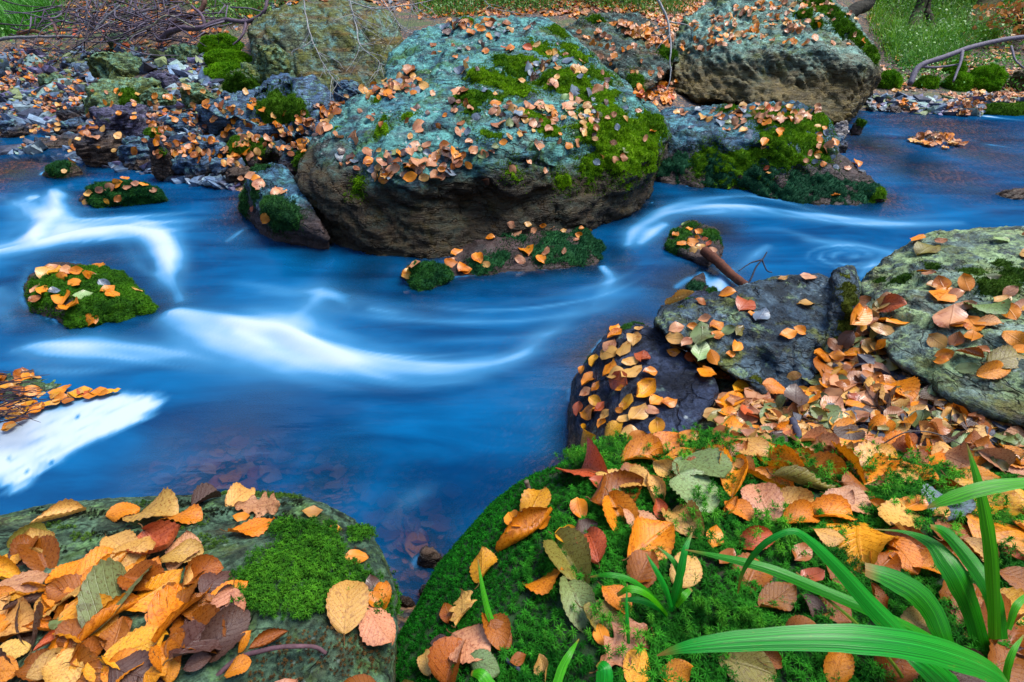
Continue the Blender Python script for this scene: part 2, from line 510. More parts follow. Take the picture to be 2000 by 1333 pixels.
def polar(r0, r1, nr, nt, a0=-math.pi, a1=math.pi):
    r = np.exp(np.linspace(math.log(r0), math.log(r1), nr)); full = abs(a1 - a0 - 2 * math.pi) < 1e-6
    t = np.linspace(a0, a1, nt, endpoint=not full)
    X = np.stack([np.outer(r, np.sin(t)), np.outer(r, np.cos(t))], 2).reshape(-1, 2)
    i, j = np.meshgrid(np.arange(nr - 1), np.arange(nt if full else nt - 1), indexing='ij'); j2 = (j + 1) % nt
    F = np.stack([i * nt + j, (i + 1) * nt + j, (i + 1) * nt + j2, i * nt + j2], 2).reshape(-1, 4)[:, ::-1]
    return X, F

gX, gF = polar(.12, 120, 330, 460)
gZ = ground_h(gX)
_rr = np.linalg.norm(gX, axis=1); _ns = np.clip(_rr / 6, .25, 3)
gp3 = np.c_[gX, np.zeros(len(gX))]
gZ = gZ + .02 * fbm(gp3 * 5, 4) * np.clip(_ns, 0, 1.2) + .006 * fbm(gp3 * 25, 3) + np.where(_rr > 7, .25 * fbm(gp3 * .6, 4) * np.clip((_rr - 7) / 6, 0, 4), 0)
gV = np.c_[gX, gZ]
gV = np.vstack([gV, [[0, 0, gZ[:460].mean()]]])
gT = np.stack([np.arange(460), (np.arange(460) + 1) % 460, np.full(460, len(gV) - 1)], 1)[:, ::-1]
m, nt, b = new_mat('forest_floor')
tc = nd(nt, 'ShaderNodeTexCoord').outputs['Object']
geo = nd(nt, 'ShaderNodeNewGeometry')
vo = nd(nt, 'ShaderNodeTexVoronoi', {'Vector': nd(nt, 'ShaderNodeVectorMath', {0: tc, 1: nd(nt, 'ShaderNodeVectorMath', {0: nd(nt, 'ShaderNodeTexNoise', {'Vector': tc, 'Scale': 30.0, 'Detail': 4.0}).outputs[1], 1: (.03, .03, .03)}, operation='MULTIPLY').outputs[0]}).outputs[0], 'Scale': 46.0, 'Randomness': 1.0})
vc = nd(nt, 'ShaderNodeSeparateColor', {0: vo.outputs[1]})
c = mixc(nt, rng(nt, vc.outputs[0], .3, .9), (.035, .035, .045), (.15, .075, .035))
c = mixc(nt, rng(nt, vc.outputs[1], .72, .8), c, (.26, .14, .07))
c = mixc(nt, rng(nt, noise(nt, tc, 2.0, 6, .65), .5, .62), c, (.06, .09, .02))
c = mixc(nt, rng(nt, vo.outputs[0], .55, .85), c, (.015, .013, .015))
z = nd(nt, 'ShaderNodeSeparateXYZ', {0: geo.outputs['Position']}).outputs[2]
c = mixc(nt, rng(nt, z, .03, -.05), c, mixc(nt, 1.0, c, (2.0, 1.15, .62), 'MULTIPLY'))
nt.links.new(c, b.inputs['Base Color']); b.inputs['Roughness'].default_value = .7
nt.links.new(nd(nt, 'ShaderNodeBump', {'Strength': .9, 'Distance': .02, 'Height': mth(nt, 'ADD', mth(nt, 'SUBTRACT', 1.0, vo.outputs[0]), noise(nt, tc, 60, 4))}).outputs[0], b.inputs['Normal'])
tag(link('ground', make_mesh('ground', gV, [gF, gT], m)), kind='structure')

# ------------------------------------------------------------------ rocks
HOSTS = []          # (key, V, F, phrase)
ROCK = {}
def hp(*pts):
    "hull points: (u, v, z) by depth, (u, v, 'h', height) by level"
    return [W(p[0], p[1], p[3]) if len(p) == 4 else P(*p) for p in pts]

def rock(key, name, label, cat, groups, thick, mat, voxel=.02, smooth=5, amp=(.03, 3.0), det=(.012, 10.0), fol=(.3, -.2, 1), ledge=0.0, group=None, phrase=None, base=-.35, crag=None, dents=()):
    G = []
    for g in groups:
        pts = hp(*g)
        full = list(pts)
        for p in pts:
            d = (p - CAMP); d = d / np.linalg.norm(d)
            full.append(p + d * thick)
            if p[2] < .25 and base is not None:
                full.append(np.array([p[0], p[1], base])); 
        G.append(full)
    V, F = remeshed(G, voxel)
    V = smooth_mesh(V, F, smooth)
    for u, v, rad, dp in dents:              # hollows weathered into the stone
        q = V - CAMP; zz = q @ FWD
        uu, vv = 1000 + FPX * q[:, 0] / zz, 666.5 - FPX * (q @ UPV) / zz
        near = np.where((np.abs(uu - u) < 25) & (np.abs(vv - v) < 25))[0]
        if not len(near): continue
        p = V[near[np.argmin(zz[near])]]
        g = np.exp(-(np.linalg.norm(V - p, axis=1) / (rad * depth(p) / FPX)) ** 2)
        d = p - CAMP; d = d / np.linalg.norm(d)
        V = V + dp * g[:, None] * d
    return finish_rock(key, name, label, cat, V, F, mat, amp, det, fol, ledge, group, phrase, crag or (amp[0] * .38, amp[1] * 2.2))

def finish_rock(key, name, label, cat, V, F, mat, amp, det, fol, ledge=0.0, group=None, phrase=None, crag=None):
    seed = R.rand(3) * 50
    f = np.array(fol, float); f /= np.linalg.norm(f)
    N = vnormals(V, F)
    q = V + f * (V @ f)[:, None] * 2.2
    V = V + N * (amp[0] * fbm(q * amp[1] + seed, 4))[:, None]
    N = vnormals(V, F)
    q = V + f * (V @ f)[:, None] * 3.5
    d = det[0] * (ridged(q * det[1] + seed, 4) - .55) * 1.3
    if ledge:
        h = (V @ f) / ledge + .6 * fbm(V * 4 + seed, 3); t = h - np.floor(h)
        d += ledge * .16 * (sstep(.0, .25, t) - t)
    d += det[0] * .6 * fbm(q * det[1] * 3.2 + seed, 3)
    if crag:
        qq = (V + f * (V @ f)[:, None] * 1.6 + .05 / (crag[1] / 6) * np.stack([fbm(V * crag[1] * .8 + k * 11, 3) for k in range(3)], 1)) * crag[1] * .6
        f1, f2, rid = worley(qq, int(seed[0]))
        d += crag[0] * (.8 * rid - .9 * np.exp(-(f2 - f1) / .09))
        f1, f2, rid = worley(qq * 2.7 + 3.3, int(seed[1]))
        d += crag[0] * .4 * (.8 * rid - .9 * np.exp(-(f2 - f1) / .10))
    V = V + N * d[:, None]
    o0 = np.array([V[:, 0].mean(), V[:, 1].mean(), max(V[:, 2].min(), -.05)])
    ob = link(name, make_mesh(name, V - o0, F, mat), None, o0)
    tag(ob, label, cat, group)
    ROCK[key] = dict(o=ob, V=V, F=F, o0=o0)
    HOSTS.append((key, V, F, phrase or label))
    return ob

GREY1, GREY2 = (.13, .155, .18), (.27, .32, .33)
m_main = stone_mat('boulder_stone', (.03, .105, .145), (.085, .26, .31), (.14, .43, .38), .8, (.05, .15, .015), .4, .30, .13, spots=.8, wet_shade_col=(.018, .0095, .002), rust=.25, tilt=(.35, .5, .2))  # dark band: wet brown stone plus the undercut's shade put into the colour
m_gap = stone_mat('gap_boulder_stone', (.03, .06, .05), (.10, .17, .15), (.16, .34, .30), .4, (.06, .10, .015), .45, -.2, .05, tilt=(.5, -.5, .2), rust=.5)
m_back = stone_mat('back_boulder_stone', (.12, .22, .18), (.24, .40, .33), (.28, .55, .45), .7, (.11, .18, .025), .4, .34, .36, wet_shade_col=(.060, .040, .010), tilt=(.2, -.45, .1), rust=.35)
m_yel = stone_mat('ochre_boulder_stone', (.09, .12, .07), (.19, .23, .11), (.17, .36, .32), .55, (.12, .13, .012), .75, -.2, .05, tilt=(.9, .2, .1), rust=.5)
m_mid = stone_mat('midstream_stone', (.025, .075, .13), (.075, .18, .28), (.12, .36, .42), .5, (.02, .07, .03), .45, .10, .12, wet_shade_col=(.028, .017, .014))
m_wet = stone_mat('wet_slate', (.022, .033, .065), (.055, .075, .135), (.18, .27, .24), .15, (.05, .065, .02), .25, .05, .06, rough=.42, tilt=(.3, .25, 0))
m_wedge = stone_mat('wedge_slate', (.04, .07, .10), (.11, .17, .21), (.27, .40, .20), .25, (.15, .17, .03), .4, -.2, .05, rough=.45, fine=1.6, tilt=(.2, 1.0, 0))
m_ridge = stone_mat('ridge_slate', (.095, .15, .15), (.26, .37, .29), (.38, .54, .24), .65, (.13, .15, .03), .45, -.2, .05, rough=.5, fine=1.6, tilt=(.3, .5, 0), rust=.35)
m_near = stone_mat('near_slab_stone', (.07, .14, .085), (.13, .23, .13), (.17, .33, .12), .35, (.055, .10, .02), .4, -.2, .05, fine=2.2, rust=.25, spots=.25)
m_bank = stone_mat('bank_stone', (.05, .11, .21), (.14, .25, .40), (.20, .42, .40), .4, (.06, .12, .02), .3, .04, .08, rough=.45, fine=2.0)
m_bankg = stone_mat('green_bank_stone', (.10, .17, .07), (.21, .30, .10), (.20, .41, .27), .6, (.17, .18, .02), .5, -.1, .05, fine=2.0)
m_dark = stone_mat('black_wet_stone', (.022, .04, .08), (.06, .10, .17), (.2, .25, .27), .12, (.03, .05, .02), .15, .16, .1, rough=.4, fine=2.0)
m_purp = stone_mat('purple_slate', (.08, .075, .14), (.16, .15, .25), (.28, .33, .33), .2, (.08, .12, .03), .2, .02, .06, fine=2.0)

# the great boulder
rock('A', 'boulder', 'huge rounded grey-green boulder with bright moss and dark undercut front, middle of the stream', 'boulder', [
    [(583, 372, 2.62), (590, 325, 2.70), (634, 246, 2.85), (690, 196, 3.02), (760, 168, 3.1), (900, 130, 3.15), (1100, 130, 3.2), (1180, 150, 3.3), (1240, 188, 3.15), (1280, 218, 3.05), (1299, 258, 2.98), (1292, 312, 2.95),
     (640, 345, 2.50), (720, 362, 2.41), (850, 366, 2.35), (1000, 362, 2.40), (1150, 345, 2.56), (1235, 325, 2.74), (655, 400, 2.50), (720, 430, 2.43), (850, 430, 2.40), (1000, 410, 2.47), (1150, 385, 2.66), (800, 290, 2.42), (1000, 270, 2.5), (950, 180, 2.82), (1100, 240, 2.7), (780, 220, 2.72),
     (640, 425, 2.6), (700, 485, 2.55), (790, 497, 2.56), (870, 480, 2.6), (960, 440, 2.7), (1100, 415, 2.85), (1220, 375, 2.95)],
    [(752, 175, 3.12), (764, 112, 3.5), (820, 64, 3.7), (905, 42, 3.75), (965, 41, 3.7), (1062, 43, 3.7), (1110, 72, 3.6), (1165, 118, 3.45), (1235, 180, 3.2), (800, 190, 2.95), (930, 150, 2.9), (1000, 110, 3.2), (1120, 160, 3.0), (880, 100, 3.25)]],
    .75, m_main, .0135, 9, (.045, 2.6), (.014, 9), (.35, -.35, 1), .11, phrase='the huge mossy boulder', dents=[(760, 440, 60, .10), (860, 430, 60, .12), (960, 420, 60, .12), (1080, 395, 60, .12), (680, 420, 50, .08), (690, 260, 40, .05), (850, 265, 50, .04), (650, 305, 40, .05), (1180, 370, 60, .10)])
rock('B', 'mossy_rock', 'small steep mossy rock leaning at the near left foot of the huge boulder', 'rock', [
    [(465, 402, 'h', .02), (487, 338, 2.75), (530, 318, 2.85), (560, 330, 2.8), (600, 385, 2.62), (640, 455, 2.52), (600, 470, 'h', 0), (530, 470, 'h', 0), (482, 432, 'h', 0), (520, 400, 2.55)]], .35, m_mid, .014, 4, (.02, 6), (.008, 16), phrase='the small steep rock beside the huge boulder')
rock('C', 'boulder', 'square ochre boulder with a sheer face under hanging bare twigs', 'boulder', [
    [(484, 60, 4.75), (525, 20, 4.85), (600, 10, 4.95), (700, 2, 5.1), (770, 28, 5.1), (786, 90, 4.9), (765, 165, 4.7), (700, 185, 4.5), (600, 192, 4.42), (505, 150, 4.6), (600, 60, 4.55), (520, 70, 4.6), (720, 50, 4.7)]], .9, m_yel, .02, 8, (.05, 1.8), (.022, 5), (1, .3, .5), phrase='the square ochre boulder', base=None)
rock('D', 'boulder', 'leaf-strewn grey boulder squeezed between the two biggest boulders', 'boulder', [
    [(1092, 62, 4.6), (1150, 30, 4.8), (1235, 28, 4.9), (1300, 62, 4.75), (1325, 120, 4.5), (1285, 165, 4.3), (1225, 188, 4.2), (1150, 130, 4.2), (1230, 90, 4.35), (1110, 100, 4.4)]], .7, m_gap, .018, 3, (.05, 2.4), (.025, 7), (.6, .2, .8), phrase='the grey boulder between the two biggest boulders', base=None)
rock('E', 'boulder', 'massive pale green boulder with brown hollow, its top cut by the picture edge', 'boulder', [
    [(1310, 100, 5.0), (1340, 40, 5.2), (1420, -20, 5.4), (1520, -45, 5.4), (1610, -15, 5.1), (1655, 35, 4.85), (1700, 92, 4.6), (1716, 150, 4.45), (1695, 190, 4.4), (1645, 244, 4.3), (1600, 230, 4.25), (1500, 215, 4.2), (1350, 190, 4.4), (1300, 175, 4.6), (1420, 90, 4.4), (1600, 90, 4.2), (1680, 130, 4.2), (1560, 150, 4.1)]], .9, m_back, .018, 4, (.06, 1.9), (.026, 6), (.7, -.2, 1), .14, phrase='the massive pale green boulder', base=None, dents=[(1610, 125, 45, .14), (1560, 125, 40, .12), (1640, 190, 50, .12), (1500, 120, 35, .07), (1420, 190, 60, .08)])
rock('F', 'mossy_rock', 'long low rock capped with bright moss in front of the massive pale green boulder', 'rock', [
    [(1262, 352, 'h', 0), (1275, 250, 3.6), (1300, 215, 3.85), (1420, 208, 3.85), (1500, 205, 3.75), (1560, 205, 3.65), (1610, 222, 3.55), (1640, 280, 3.4), (1380, 345, 'h', .01), (1490, 380, 'h', .0), (1585, 402, 'h', 0), (1400, 270, 3.3), (1560, 290, 3.2)],
    [(1560, 300, 3.25), (1640, 300, 3.35), (1700, 350, 3.25), (1728, 388, 'h', .02), (1690, 402, 'h', 0), (1588, 405, 'h', 0), (1500, 380, 'h', 0)]], .4, m_mid, .017, 4, (.035, 3.5), (.015, 9), (.5, -.2, 1), .09, phrase='the long low mossy rock', dents=[(1450, 280, 35, .08), (1420, 340, 60, .08), (1350, 290, 40, .06), (1560, 330, 30, .06)])
rock('G', 'mossy_rock', 'flat leaf-dotted slab lying in the water at the foot of the huge boulder', 'rock', [
    [(850, 548, 'h', 0), (900, 478, 2.55), (965, 432, 2.7), (1050, 430, 2.75), (1130, 441, 2.72), (1178, 482, 2.6), (1165, 516, 'h', .01), (1000, 527, 'h', .01), (1000, 470, 2.5)]], .3, m_mid, .013, 4, (.02, 6), (.009, 16), phrase='the flat slab below the huge boulder')
rock('G2', 'mossy_rock', 'small dark mossy lump awash at the near end of the flat slab', 'rock', [
    [(782, 535, 'h', .02), (800, 518, 'h', .07), (845, 512, 'h', .08), (885, 535, 'h', .03), (860, 560, 'h', 0), (820, 572, 'h', 0)]], .15, m_mid, .010, 3, (.015, 9), (.006, 20), phrase='the awash mossy lump')
rock('H', 'mossy_rock', 'leaf-covered knob of rock with a broken log against it, in the narrows', 'rock', [
    [(1296, 480, 'h', .02), (1325, 442, 2.7), (1360, 432, 2.75), (1402, 452, 2.65), (1412, 492, 2.5), (1385, 512, 'h', .03), (1330, 500, 'h', 0)]], .2, m_mid, .011, 4, (.02, 8), (.008, 20), phrase='the leaf-covered knob of rock')
rock('H2', 'mossy_rock', 'drowned dark stone in the small fall below the leaf-covered knob', 'rock', [
    [(1325, 590, 'h', -.02), (1350, 545, 'h', .02), (1375, 530, 'h', .03), (1385, 570, 'h', .02), (1370, 600, 'h', -.03)]], .12, m_mid, .01, 3, (.015, 9), (.006, 20))
rock('I', 'mossy_rock', 'round moss-covered stone standing alone in the white water', 'rock', [
    [(50, 575, 2.17), (62, 540, 2.25), (95, 516, 2.3), (160, 518, 2.32), (230, 540, 2.25), (275, 575, 2.17), (300, 606, 'h', .01), (240, 625, 'h', 0), (140, 640, 'h', 0), (60, 612, 'h', 0), (100, 590, 2.05), (190, 590, 2.06)]], .22, m_mid, .010, 5, (.02, 6), (.006, 18), phrase='the round mossy stone in the white water')
rock('J', 'mossy_rock', 'low mossy stone with a crest of leaves above the first cascade', 'rock', [
    [(150, 392, 'h', 0), (180, 366, 'h', .10), (230, 354, 'h', .13), (280, 362, 'h', .11), (328, 388, 'h', .02), (260, 400, 'h', 0), (190, 406, 'h', 0)]], .25, m_mid, .013, 4, (.02, 7), (.008, 16), phrase='the low mossy stone above the cascade')
rock('K', 'mossy_rock', 'little dark stone with a green cap by the brown pool', 'rock', [
    [(78, 345, 'h', .0), (100, 322, 'h', .08), (135, 315, 'h', .09), (158, 330, 'h', .04), (120, 350, 'h', 0)]], .15, m_dark, .012, 3, (.015, 8), (.006, 18))
# right bank, near
rock('L', 'ridge_rock', 'long pale ridge of layered rock with mossy cracks and leaves on the right bank', 'rock', [
    [(1672, 560, 1.66), (1735, 500, 1.72), (1800, 462, 1.74), (1868, 470, 1.70), (1900, 452, 1.68), (1960, 446, 1.66), (2120, 450, 1.6), (2300, 520, 1.5), (1700, 640, 1.46), (1800, 590, 1.42), (1900, 560, 1.42), (2120, 620, 1.22)],
    [(1660, 600, 1.56), (1760, 585, 1.47), (1900, 580, 1.38), (2150, 600, 1.25), (1740, 700, 1.30), (1790, 740, 1.24), (1900, 800, 1.13), (2020, 840, 1.06), (2200, 860, 1.0), (1850, 690, 1.22), (2000, 720, 1.12)]], .3, m_ridge, .009, 4, (.022, 4), (.008, 14), (.2, .5, 1), .06, crag=(.006, 8), phrase='the long pale ridge rock', base=None)
rock('M', 'wedge_rock', 'dark wedge of slate with a raised mossy crest, pointing up from the leaves', 'rock', [
    [(1280, 632, 1.55), (1296, 600, 1.62), (1400, 572, 1.66), (1500, 548, 1.66), (1600, 536, 1.62), (1640, 560, 1.55), (1300, 655, 1.48), (1440, 725, 1.38), (1490, 768, 1.32), (1560, 768, 1.31), (1640, 690, 1.38), (1655, 620, 1.46), (1480, 640, 1.45)],
    [(1630, 530, 1.56), (1662, 524, 1.56), (1672, 560, 1.50), (1670, 640, 1.37), (1640, 704, 1.32), (1606, 696, 1.33), (1632, 600, 1.41), (1650, 590, 1.40)]], .25, m_wedge, .008, 2, (.012, 5), (.006, 15), (1, .2, .4), .05, crag=(.0045, 8), phrase='the dark wedge rock', base=None, dents=[(1600, 660, 45, .10), (1625, 610, 30, .07), (1560, 720, 40, .06), (1510, 690, 30, .04)])
rock('N', 'slab_rock', 'smooth dark wet slab sloping into the water, dotted with orange leaves', 'rock', [
    [(1103, 880, 'h', 0), (1108, 800, 'h', .03), (1120, 742, 'h', .05), (1185, 655, 1.66), (1238, 630, 1.68), (1290, 648, 1.60), (1402, 745, 1.36), (1404, 772, 1.34), (1345, 848, 1.24), (1280, 880, 1.22), (1200, 900, 1.25), (1115, 905, 'h', .02), (1220, 740, 1.42)]], .35, m_wet, .010, 6, (.014, 5), (.005, 14), phrase='the smooth dark slab', crag=(.0016, 9))
rock('M2', 'slab_rock', 'low dark rock shoulder with a rolled leaf, between slab and wedge rock', 'rock', [
    [(1275, 640, 1.62), (1290, 600, 1.70), (1340, 578, 1.72), (1400, 572, 1.7), (1420, 620, 1.56), (1360, 690, 1.46), (1300, 665, 1.55)]], .25, m_wet, .011, 3, (.02, 6), (.008, 16), phrase='the dark shoulder between slab and wedge rock', base=None)
# near left slab
rock('Q', 'near_slab', 'broad greenish slab in the near left corner with moss cushion and a heap of leaves', 'rock', [
    [(-180, 1050, .80), (0, 1018, .86), (100, 990, .90), (330, 970, .93), (450, 966, .93), (560, 972, .92), (622, 980, .91), (682, 1012, .88), (726, 1052, .84), (738, 1100, .80), (768, 1145, .76), (775, 1210, .71), (778, 1345, .64), (775, 1420, .62),
     (300, 1080, .76), (560, 1090, .75), (-180, 1250, .64), (100, 1250, .63), (400, 1250, .63), (640, 1250, .64), (100, 1420, .56), (500, 1420, .56), (-180, 1420, .56)]], .25, m_near, .008, 5, (.012, 6), (.004, 22), phrase='the near left slab', crag=(.003, 12))
ROCK['Q']['ph'] = 1
# moss mound, near right
rock('O', 'moss_mound', 'big moss-grown mound of the near bank under leaves and grass', 'mossy bank', [
    [(775, 1420, .66), (768, 1290, .74), (800, 1225, .80), (850, 1130, .88), (905, 1055, .95), (965, 990, 1.0), (1035, 942, 1.03), (1105, 912, 1.06), (1200, 880, 1.09), (1300, 862, 1.10), (1420, 850, 1.12), (1560, 868, 1.08), (1700, 890, 1.04), (1850, 915, 1.0), (2000, 950, .96), (2200, 990, .9),
     (1000, 1100, .83), (1200, 1000, .88), (1400, 960, .90), (1700, 1000, .85), (2000, 1060, .8), (2200, 1100, .78),
     (950, 1280, .70), (1200, 1200, .70), (1500, 1150, .72), (1800, 1180, .70), (2100, 1200, .69), (1200, 1420, .585), (1600, 1420, .58), (2000, 1420, .575), (2250, 1420, .57), (900, 1420, .62)]], .3, m_near, .009, 8, (.02, 5), (.006, 14), phrase='the mossy mound', crag=(.0005, 12))

# ------------------------------------------------------------------ stones of the banks
def blob_rock(key, name, label, cat, box, mat, dep=None, hfac=1.0, seed=0, voxel=None, smooth=3, sq=.75, level=None, group=None, dfac=.8, tilt=0.0):
    "a broken stone that fills the pixel box u0, v0, u1, v1"
    u0, v0, u1, v1 = box
    if key.startswith('bs'):
        g = .12 * (u1 - u0); u0 -= g; u1 += g; v0 -= .12 * (v1 - v0)
    rs = np.random.RandomState(seed + int(u0) + int(v0) * 7)
    um = (u0 + u1) / 2
    if dep is None:
        z = None
        for h in np.linspace(-.05, 1.2, 200):      # meets the ground sheet
            p = W(um, v1, h)
            if ground_h(p[None, :2])[0] <= h: z = depth(p); break
        if z is None: z = depth(W(um, v1, .0))
    else: z = dep
    foot = P(um, v1, z)
    w = (u1 - u0) * z / FPX
    d = w * dfac
    # height so that the top rim reaches v0
    zt = z + d * .5
    hgt = max(.03, (P(um, v0, zt)[2] - foot[2])) * hfac
    n = 16
    a = rs.rand(n) * 2 * math.pi; c = rs.uniform(-1, 1, n)
    pts = np.stack([np.cos(a) * np.sqrt(1 - c * c), np.sin(a) * np.sqrt(1 - c * c), c], 1)
    pts = np.sign(pts) * np.abs(pts) ** sq
    pts = np.vstack([pts, [[-1, 0, -.4], [1, 0, -.2], [-.4, -.2, .95], [.45, .2, 1], [0, -1, -.6], [.1, .9, .1]]])
    pts *= np.array([w / 2, d / 2, hgt / 2 + .03])
    ct, s_ = math.cos(tilt), math.sin(tilt)
    pts = np.c_[pts[:, 0] * ct - pts[:, 2] * s_, pts[:, 1], pts[:, 0] * s_ + pts[:, 2] * ct]
    ctr = foot + np.array([0, d * .45, hgt / 2 - .03])
    V, F = remeshed([pts + ctr], voxel or max(.008, w / 34))
    V = smooth_mesh(V, F, smooth)
    s = w / .3
    return finish_rock(key, name, label, cat, V, F, mat, (.03 * s, 5 / s), (.014 * s, 12 / s), rs.normal(size=3) + np.array([0, 0, .8]), 0, group, None, (.02 * s, 7 / s) if smooth < 6 else None)

BS = [
 ('bank_stone', 'large blue-grey bank stone with moss on its far end', (372, 184, 590, 292), m_bank),
 ('bank_stone', 'broad pale green bank stone with scattered leaves, above the purple stone', (128, 172, 285, 240), m_bankg),
 ('bank_stone', 'yellow-green angular stone alone among the leaves below the brushwood', (172, 116, 256, 166), m_bankg),
 ('bank_stone', 'purple wedge-shaped stone behind the black stones of the shore', (182, 222, 276, 276), m_purp),
 ('bank_stone', 'small olive block beside the broad pale green stone', (282, 184, 332, 218), m_bankg),
 ('bank_stone', 'brownish rounded stone next to the small olive block', (345, 176, 405, 216), m_bankg),
 ('bank_stone', 'dark green stone with a mossy skirt above the large blue-grey stone', (436, 148, 512, 196), m_bankg),
 ('bank_stone', 'pale green slab leaning on the square ochre boulder', (490, 118, 566, 190), m_bankg),
 ('shore_stone', 'black wet stone with a blue-lit top under the purple stone', (158, 272, 236, 332), m_dark),
 ('shore_stone', 'black wet block standing upright at the waterline', (296, 288, 352, 356), m_dark),
 ('shore_stone', 'blue-grey wet stone leaning on the upright black block', (342, 308, 410, 354), m_bank),
 ('shore_stone', 'slate-blue wet stone left of the upright black block', (236, 284, 302, 330), m_bank),
 ('shore_stone', 'flat grey-green stone lying at the edge of the brown pool', (36, 268, 132, 302), m_bank),
 ('shore_stone', 'mossy dark stone touching the huge boulder, above the steep mossy rock', (432, 276, 532, 322), m_mid),
 ('shore_stone', 'dark stone tucked under the left end of the huge boulder', (545, 288, 622, 350), m_mid),
 ('shore_stone', 'grey stone between the large blue-grey stone and the shore', (352, 280, 428, 322), m_bank),
 ('shore_stone', 'small mossy stone above the blue-grey wet stones', (280, 256, 336, 284), m_mid),
 ('shore_stone', 'low dark stone behind the steep mossy rock', (430, 330, 500, 366), m_dark),
 ('bank_stone', 'upright slate splinter between large blue-grey stone and huge boulder', (600, 186, 622, 232), m_purp),
 ('bank_stone', 'grey-blue pebble-like rock under the ochre boulder', (650, 166, 702, 196), m_bank),
 ('bank_stone', 'leaf-topped brown stone against the left shoulder of the huge boulder', (556, 240, 640, 286), m_bank),
 ('bank_stone', 'small purple-blue slab between leaves, below the moss cushions', (278, 150, 332, 178), m_purp),
 ('bank_stone', 'flat green-grey stone peeping from the litter beside the moss cushions', (322, 96, 374, 120), m_bankg),
 ('bank_stone', 'half-buried pale stone under the brushwood', (210, 78, 248, 102), m_bankg),
 ('bank_stone', 'low blue stone beside the flat one at the pool edge', (104, 236, 160, 262), m_bank),
 ('shore_stone', 'dark slate piece at the far left waterline', (0, 246, 42, 282), m_bank),
 ('bank_stone', 'smooth blue stone between the purple wedge-shaped stone and the large blue-grey one', (322, 232, 374, 262), m_bank),
 ('shore_stone', 'small wet stone at the waterline just right of the black stone with the blue-lit top', (252, 314, 292, 336), m_dark),
 ('bank_stone', 'teal stone in the leaves left of the purple wedge-shaped stone', (108, 214, 160, 238), m_mid),
 ('bank_stone', 'olive-topped flat stone above the broad pale green one', (70, 150, 124, 172), m_bankg),
 ('bank_stone', 'dark teal stone right under the mossy-skirted stone', (404, 196, 440, 216), m_mid),
 ('shore_stone', 'blue stone wedged between the leaning blue-grey stone and the steep mossy rock', (412, 316, 452, 346), m_bank),
]
for k, (nm, lb, bx, mt) in enumerate(BS):
    blob_rock('bs%d' % k, nm, lb, 'stone', bx, mt, seed=k, hfac=1.5)
blob_rock('fs0', 'foam_washed_stone', 'bleached white stone under the overhang of the massive pale green boulder', 'stone', (1624, 228, 1668, 262), stone_mat('bleached_stone', (.50, .45, .42), (.68, .60, .55), (.6, .6, .55), .3, (.4, .35, .25), .1, -.3, .03, fine=2), dep=4.25, seed=3)
blob_rock('fs1', 'shore_stone', 'dark green-capped stone beside the bleached white stone', 'stone', (1664, 233, 1690, 258), m_mid, dep=4.35, seed=4)
blob_rock('fs2', 'shore_stone', 'rounded blue stone just below the bleached white stone', 'stone', (1620, 258, 1662, 294), m_bank, dep=3.95, seed=6)
blob_rock('fs3', 'islet_stone', 'flat islet in the far pool buried in wet leaves', 'stone', (1782, 262, 1912, 288), m_bank, dep=4.2, seed=8, dfac=.55)
blob_rock('fs4', 'islet_stone', 'low dark stone at the right edge of the far pool', 'stone', (1958, 366, 2040, 388), m_dark, dep=3.15, seed=9, dfac=.6)
blob_rock('fs5', 'shore_stone', 'grey stone on the far gravel beach below the fallen branch', 'stone', (1735, 205, 1768, 222), m_bank, seed=10)
blob_rock('fs6', 'bank_stone', 'pale stone at the foot of the far bank, beside the roundest moss cushion', 'stone', (1978, 128, 2030, 180), m_back, seed=11)
blob_rock('fs7', 'shore_stone', 'grass-green flat stone at the right end of the far beach', 'stone', (1910, 206, 2040, 236), m_mid, seed=12, dfac=.5)
blob_rock('fs8', 'bank_stone', 'mossy grey lump behind the leaf-strewn grey boulder', 'stone', (1225, 158, 1262, 200), m_mid, dep=4.25, seed=13)
# wet stones in the near gap and the valley
blob_rock('gs0', 'wet_stone', 'dark brown stone breaking the water in the gap between slab and mound', 'stone', (804, 1070, 874, 1104), m_dark, dep=1.2, seed=20, dfac=.5)
blob_rock('gs1', 'wet_stone', 'black wet stone tucked beside the moss cushion of the near slab', 'stone', (772, 1140, 812, 1190), m_dark, dep=1.12, seed=21)
blob_rock('gs2', 'wet_stone', 'small glossy stone in the corner of the gap under the mossy mound', 'stone', (815, 1130, 852, 1168), m_dark, dep=1.14, seed=22)
blob_rock('vs0', 'wet_stone', 'brown ribbed stone among the leaves below the long pale ridge rock', 'stone', (1778, 822, 1862, 874), m_purp, dep=1.10, seed=23)
blob_rock('vs1', 'wet_stone', 'blue-black flat stone under leaves at the far right', 'stone', (1850, 855, 2010, 935), m_wet, dep=1.0, seed=24, dfac=.6)
blob_rock('vs2', 'wet_stone', 'small dark stone at the foot of the wedge rock', 'stone', (1528, 768, 1575, 806), m_wet, dep=1.24, seed=25)
blob_rock('vs3', 'wet_stone', 'rounded blue-black pebble near the middle of the leaf litter', 'stone', (1668, 822, 1700, 852), m_wet, dep=1.14, seed=26)

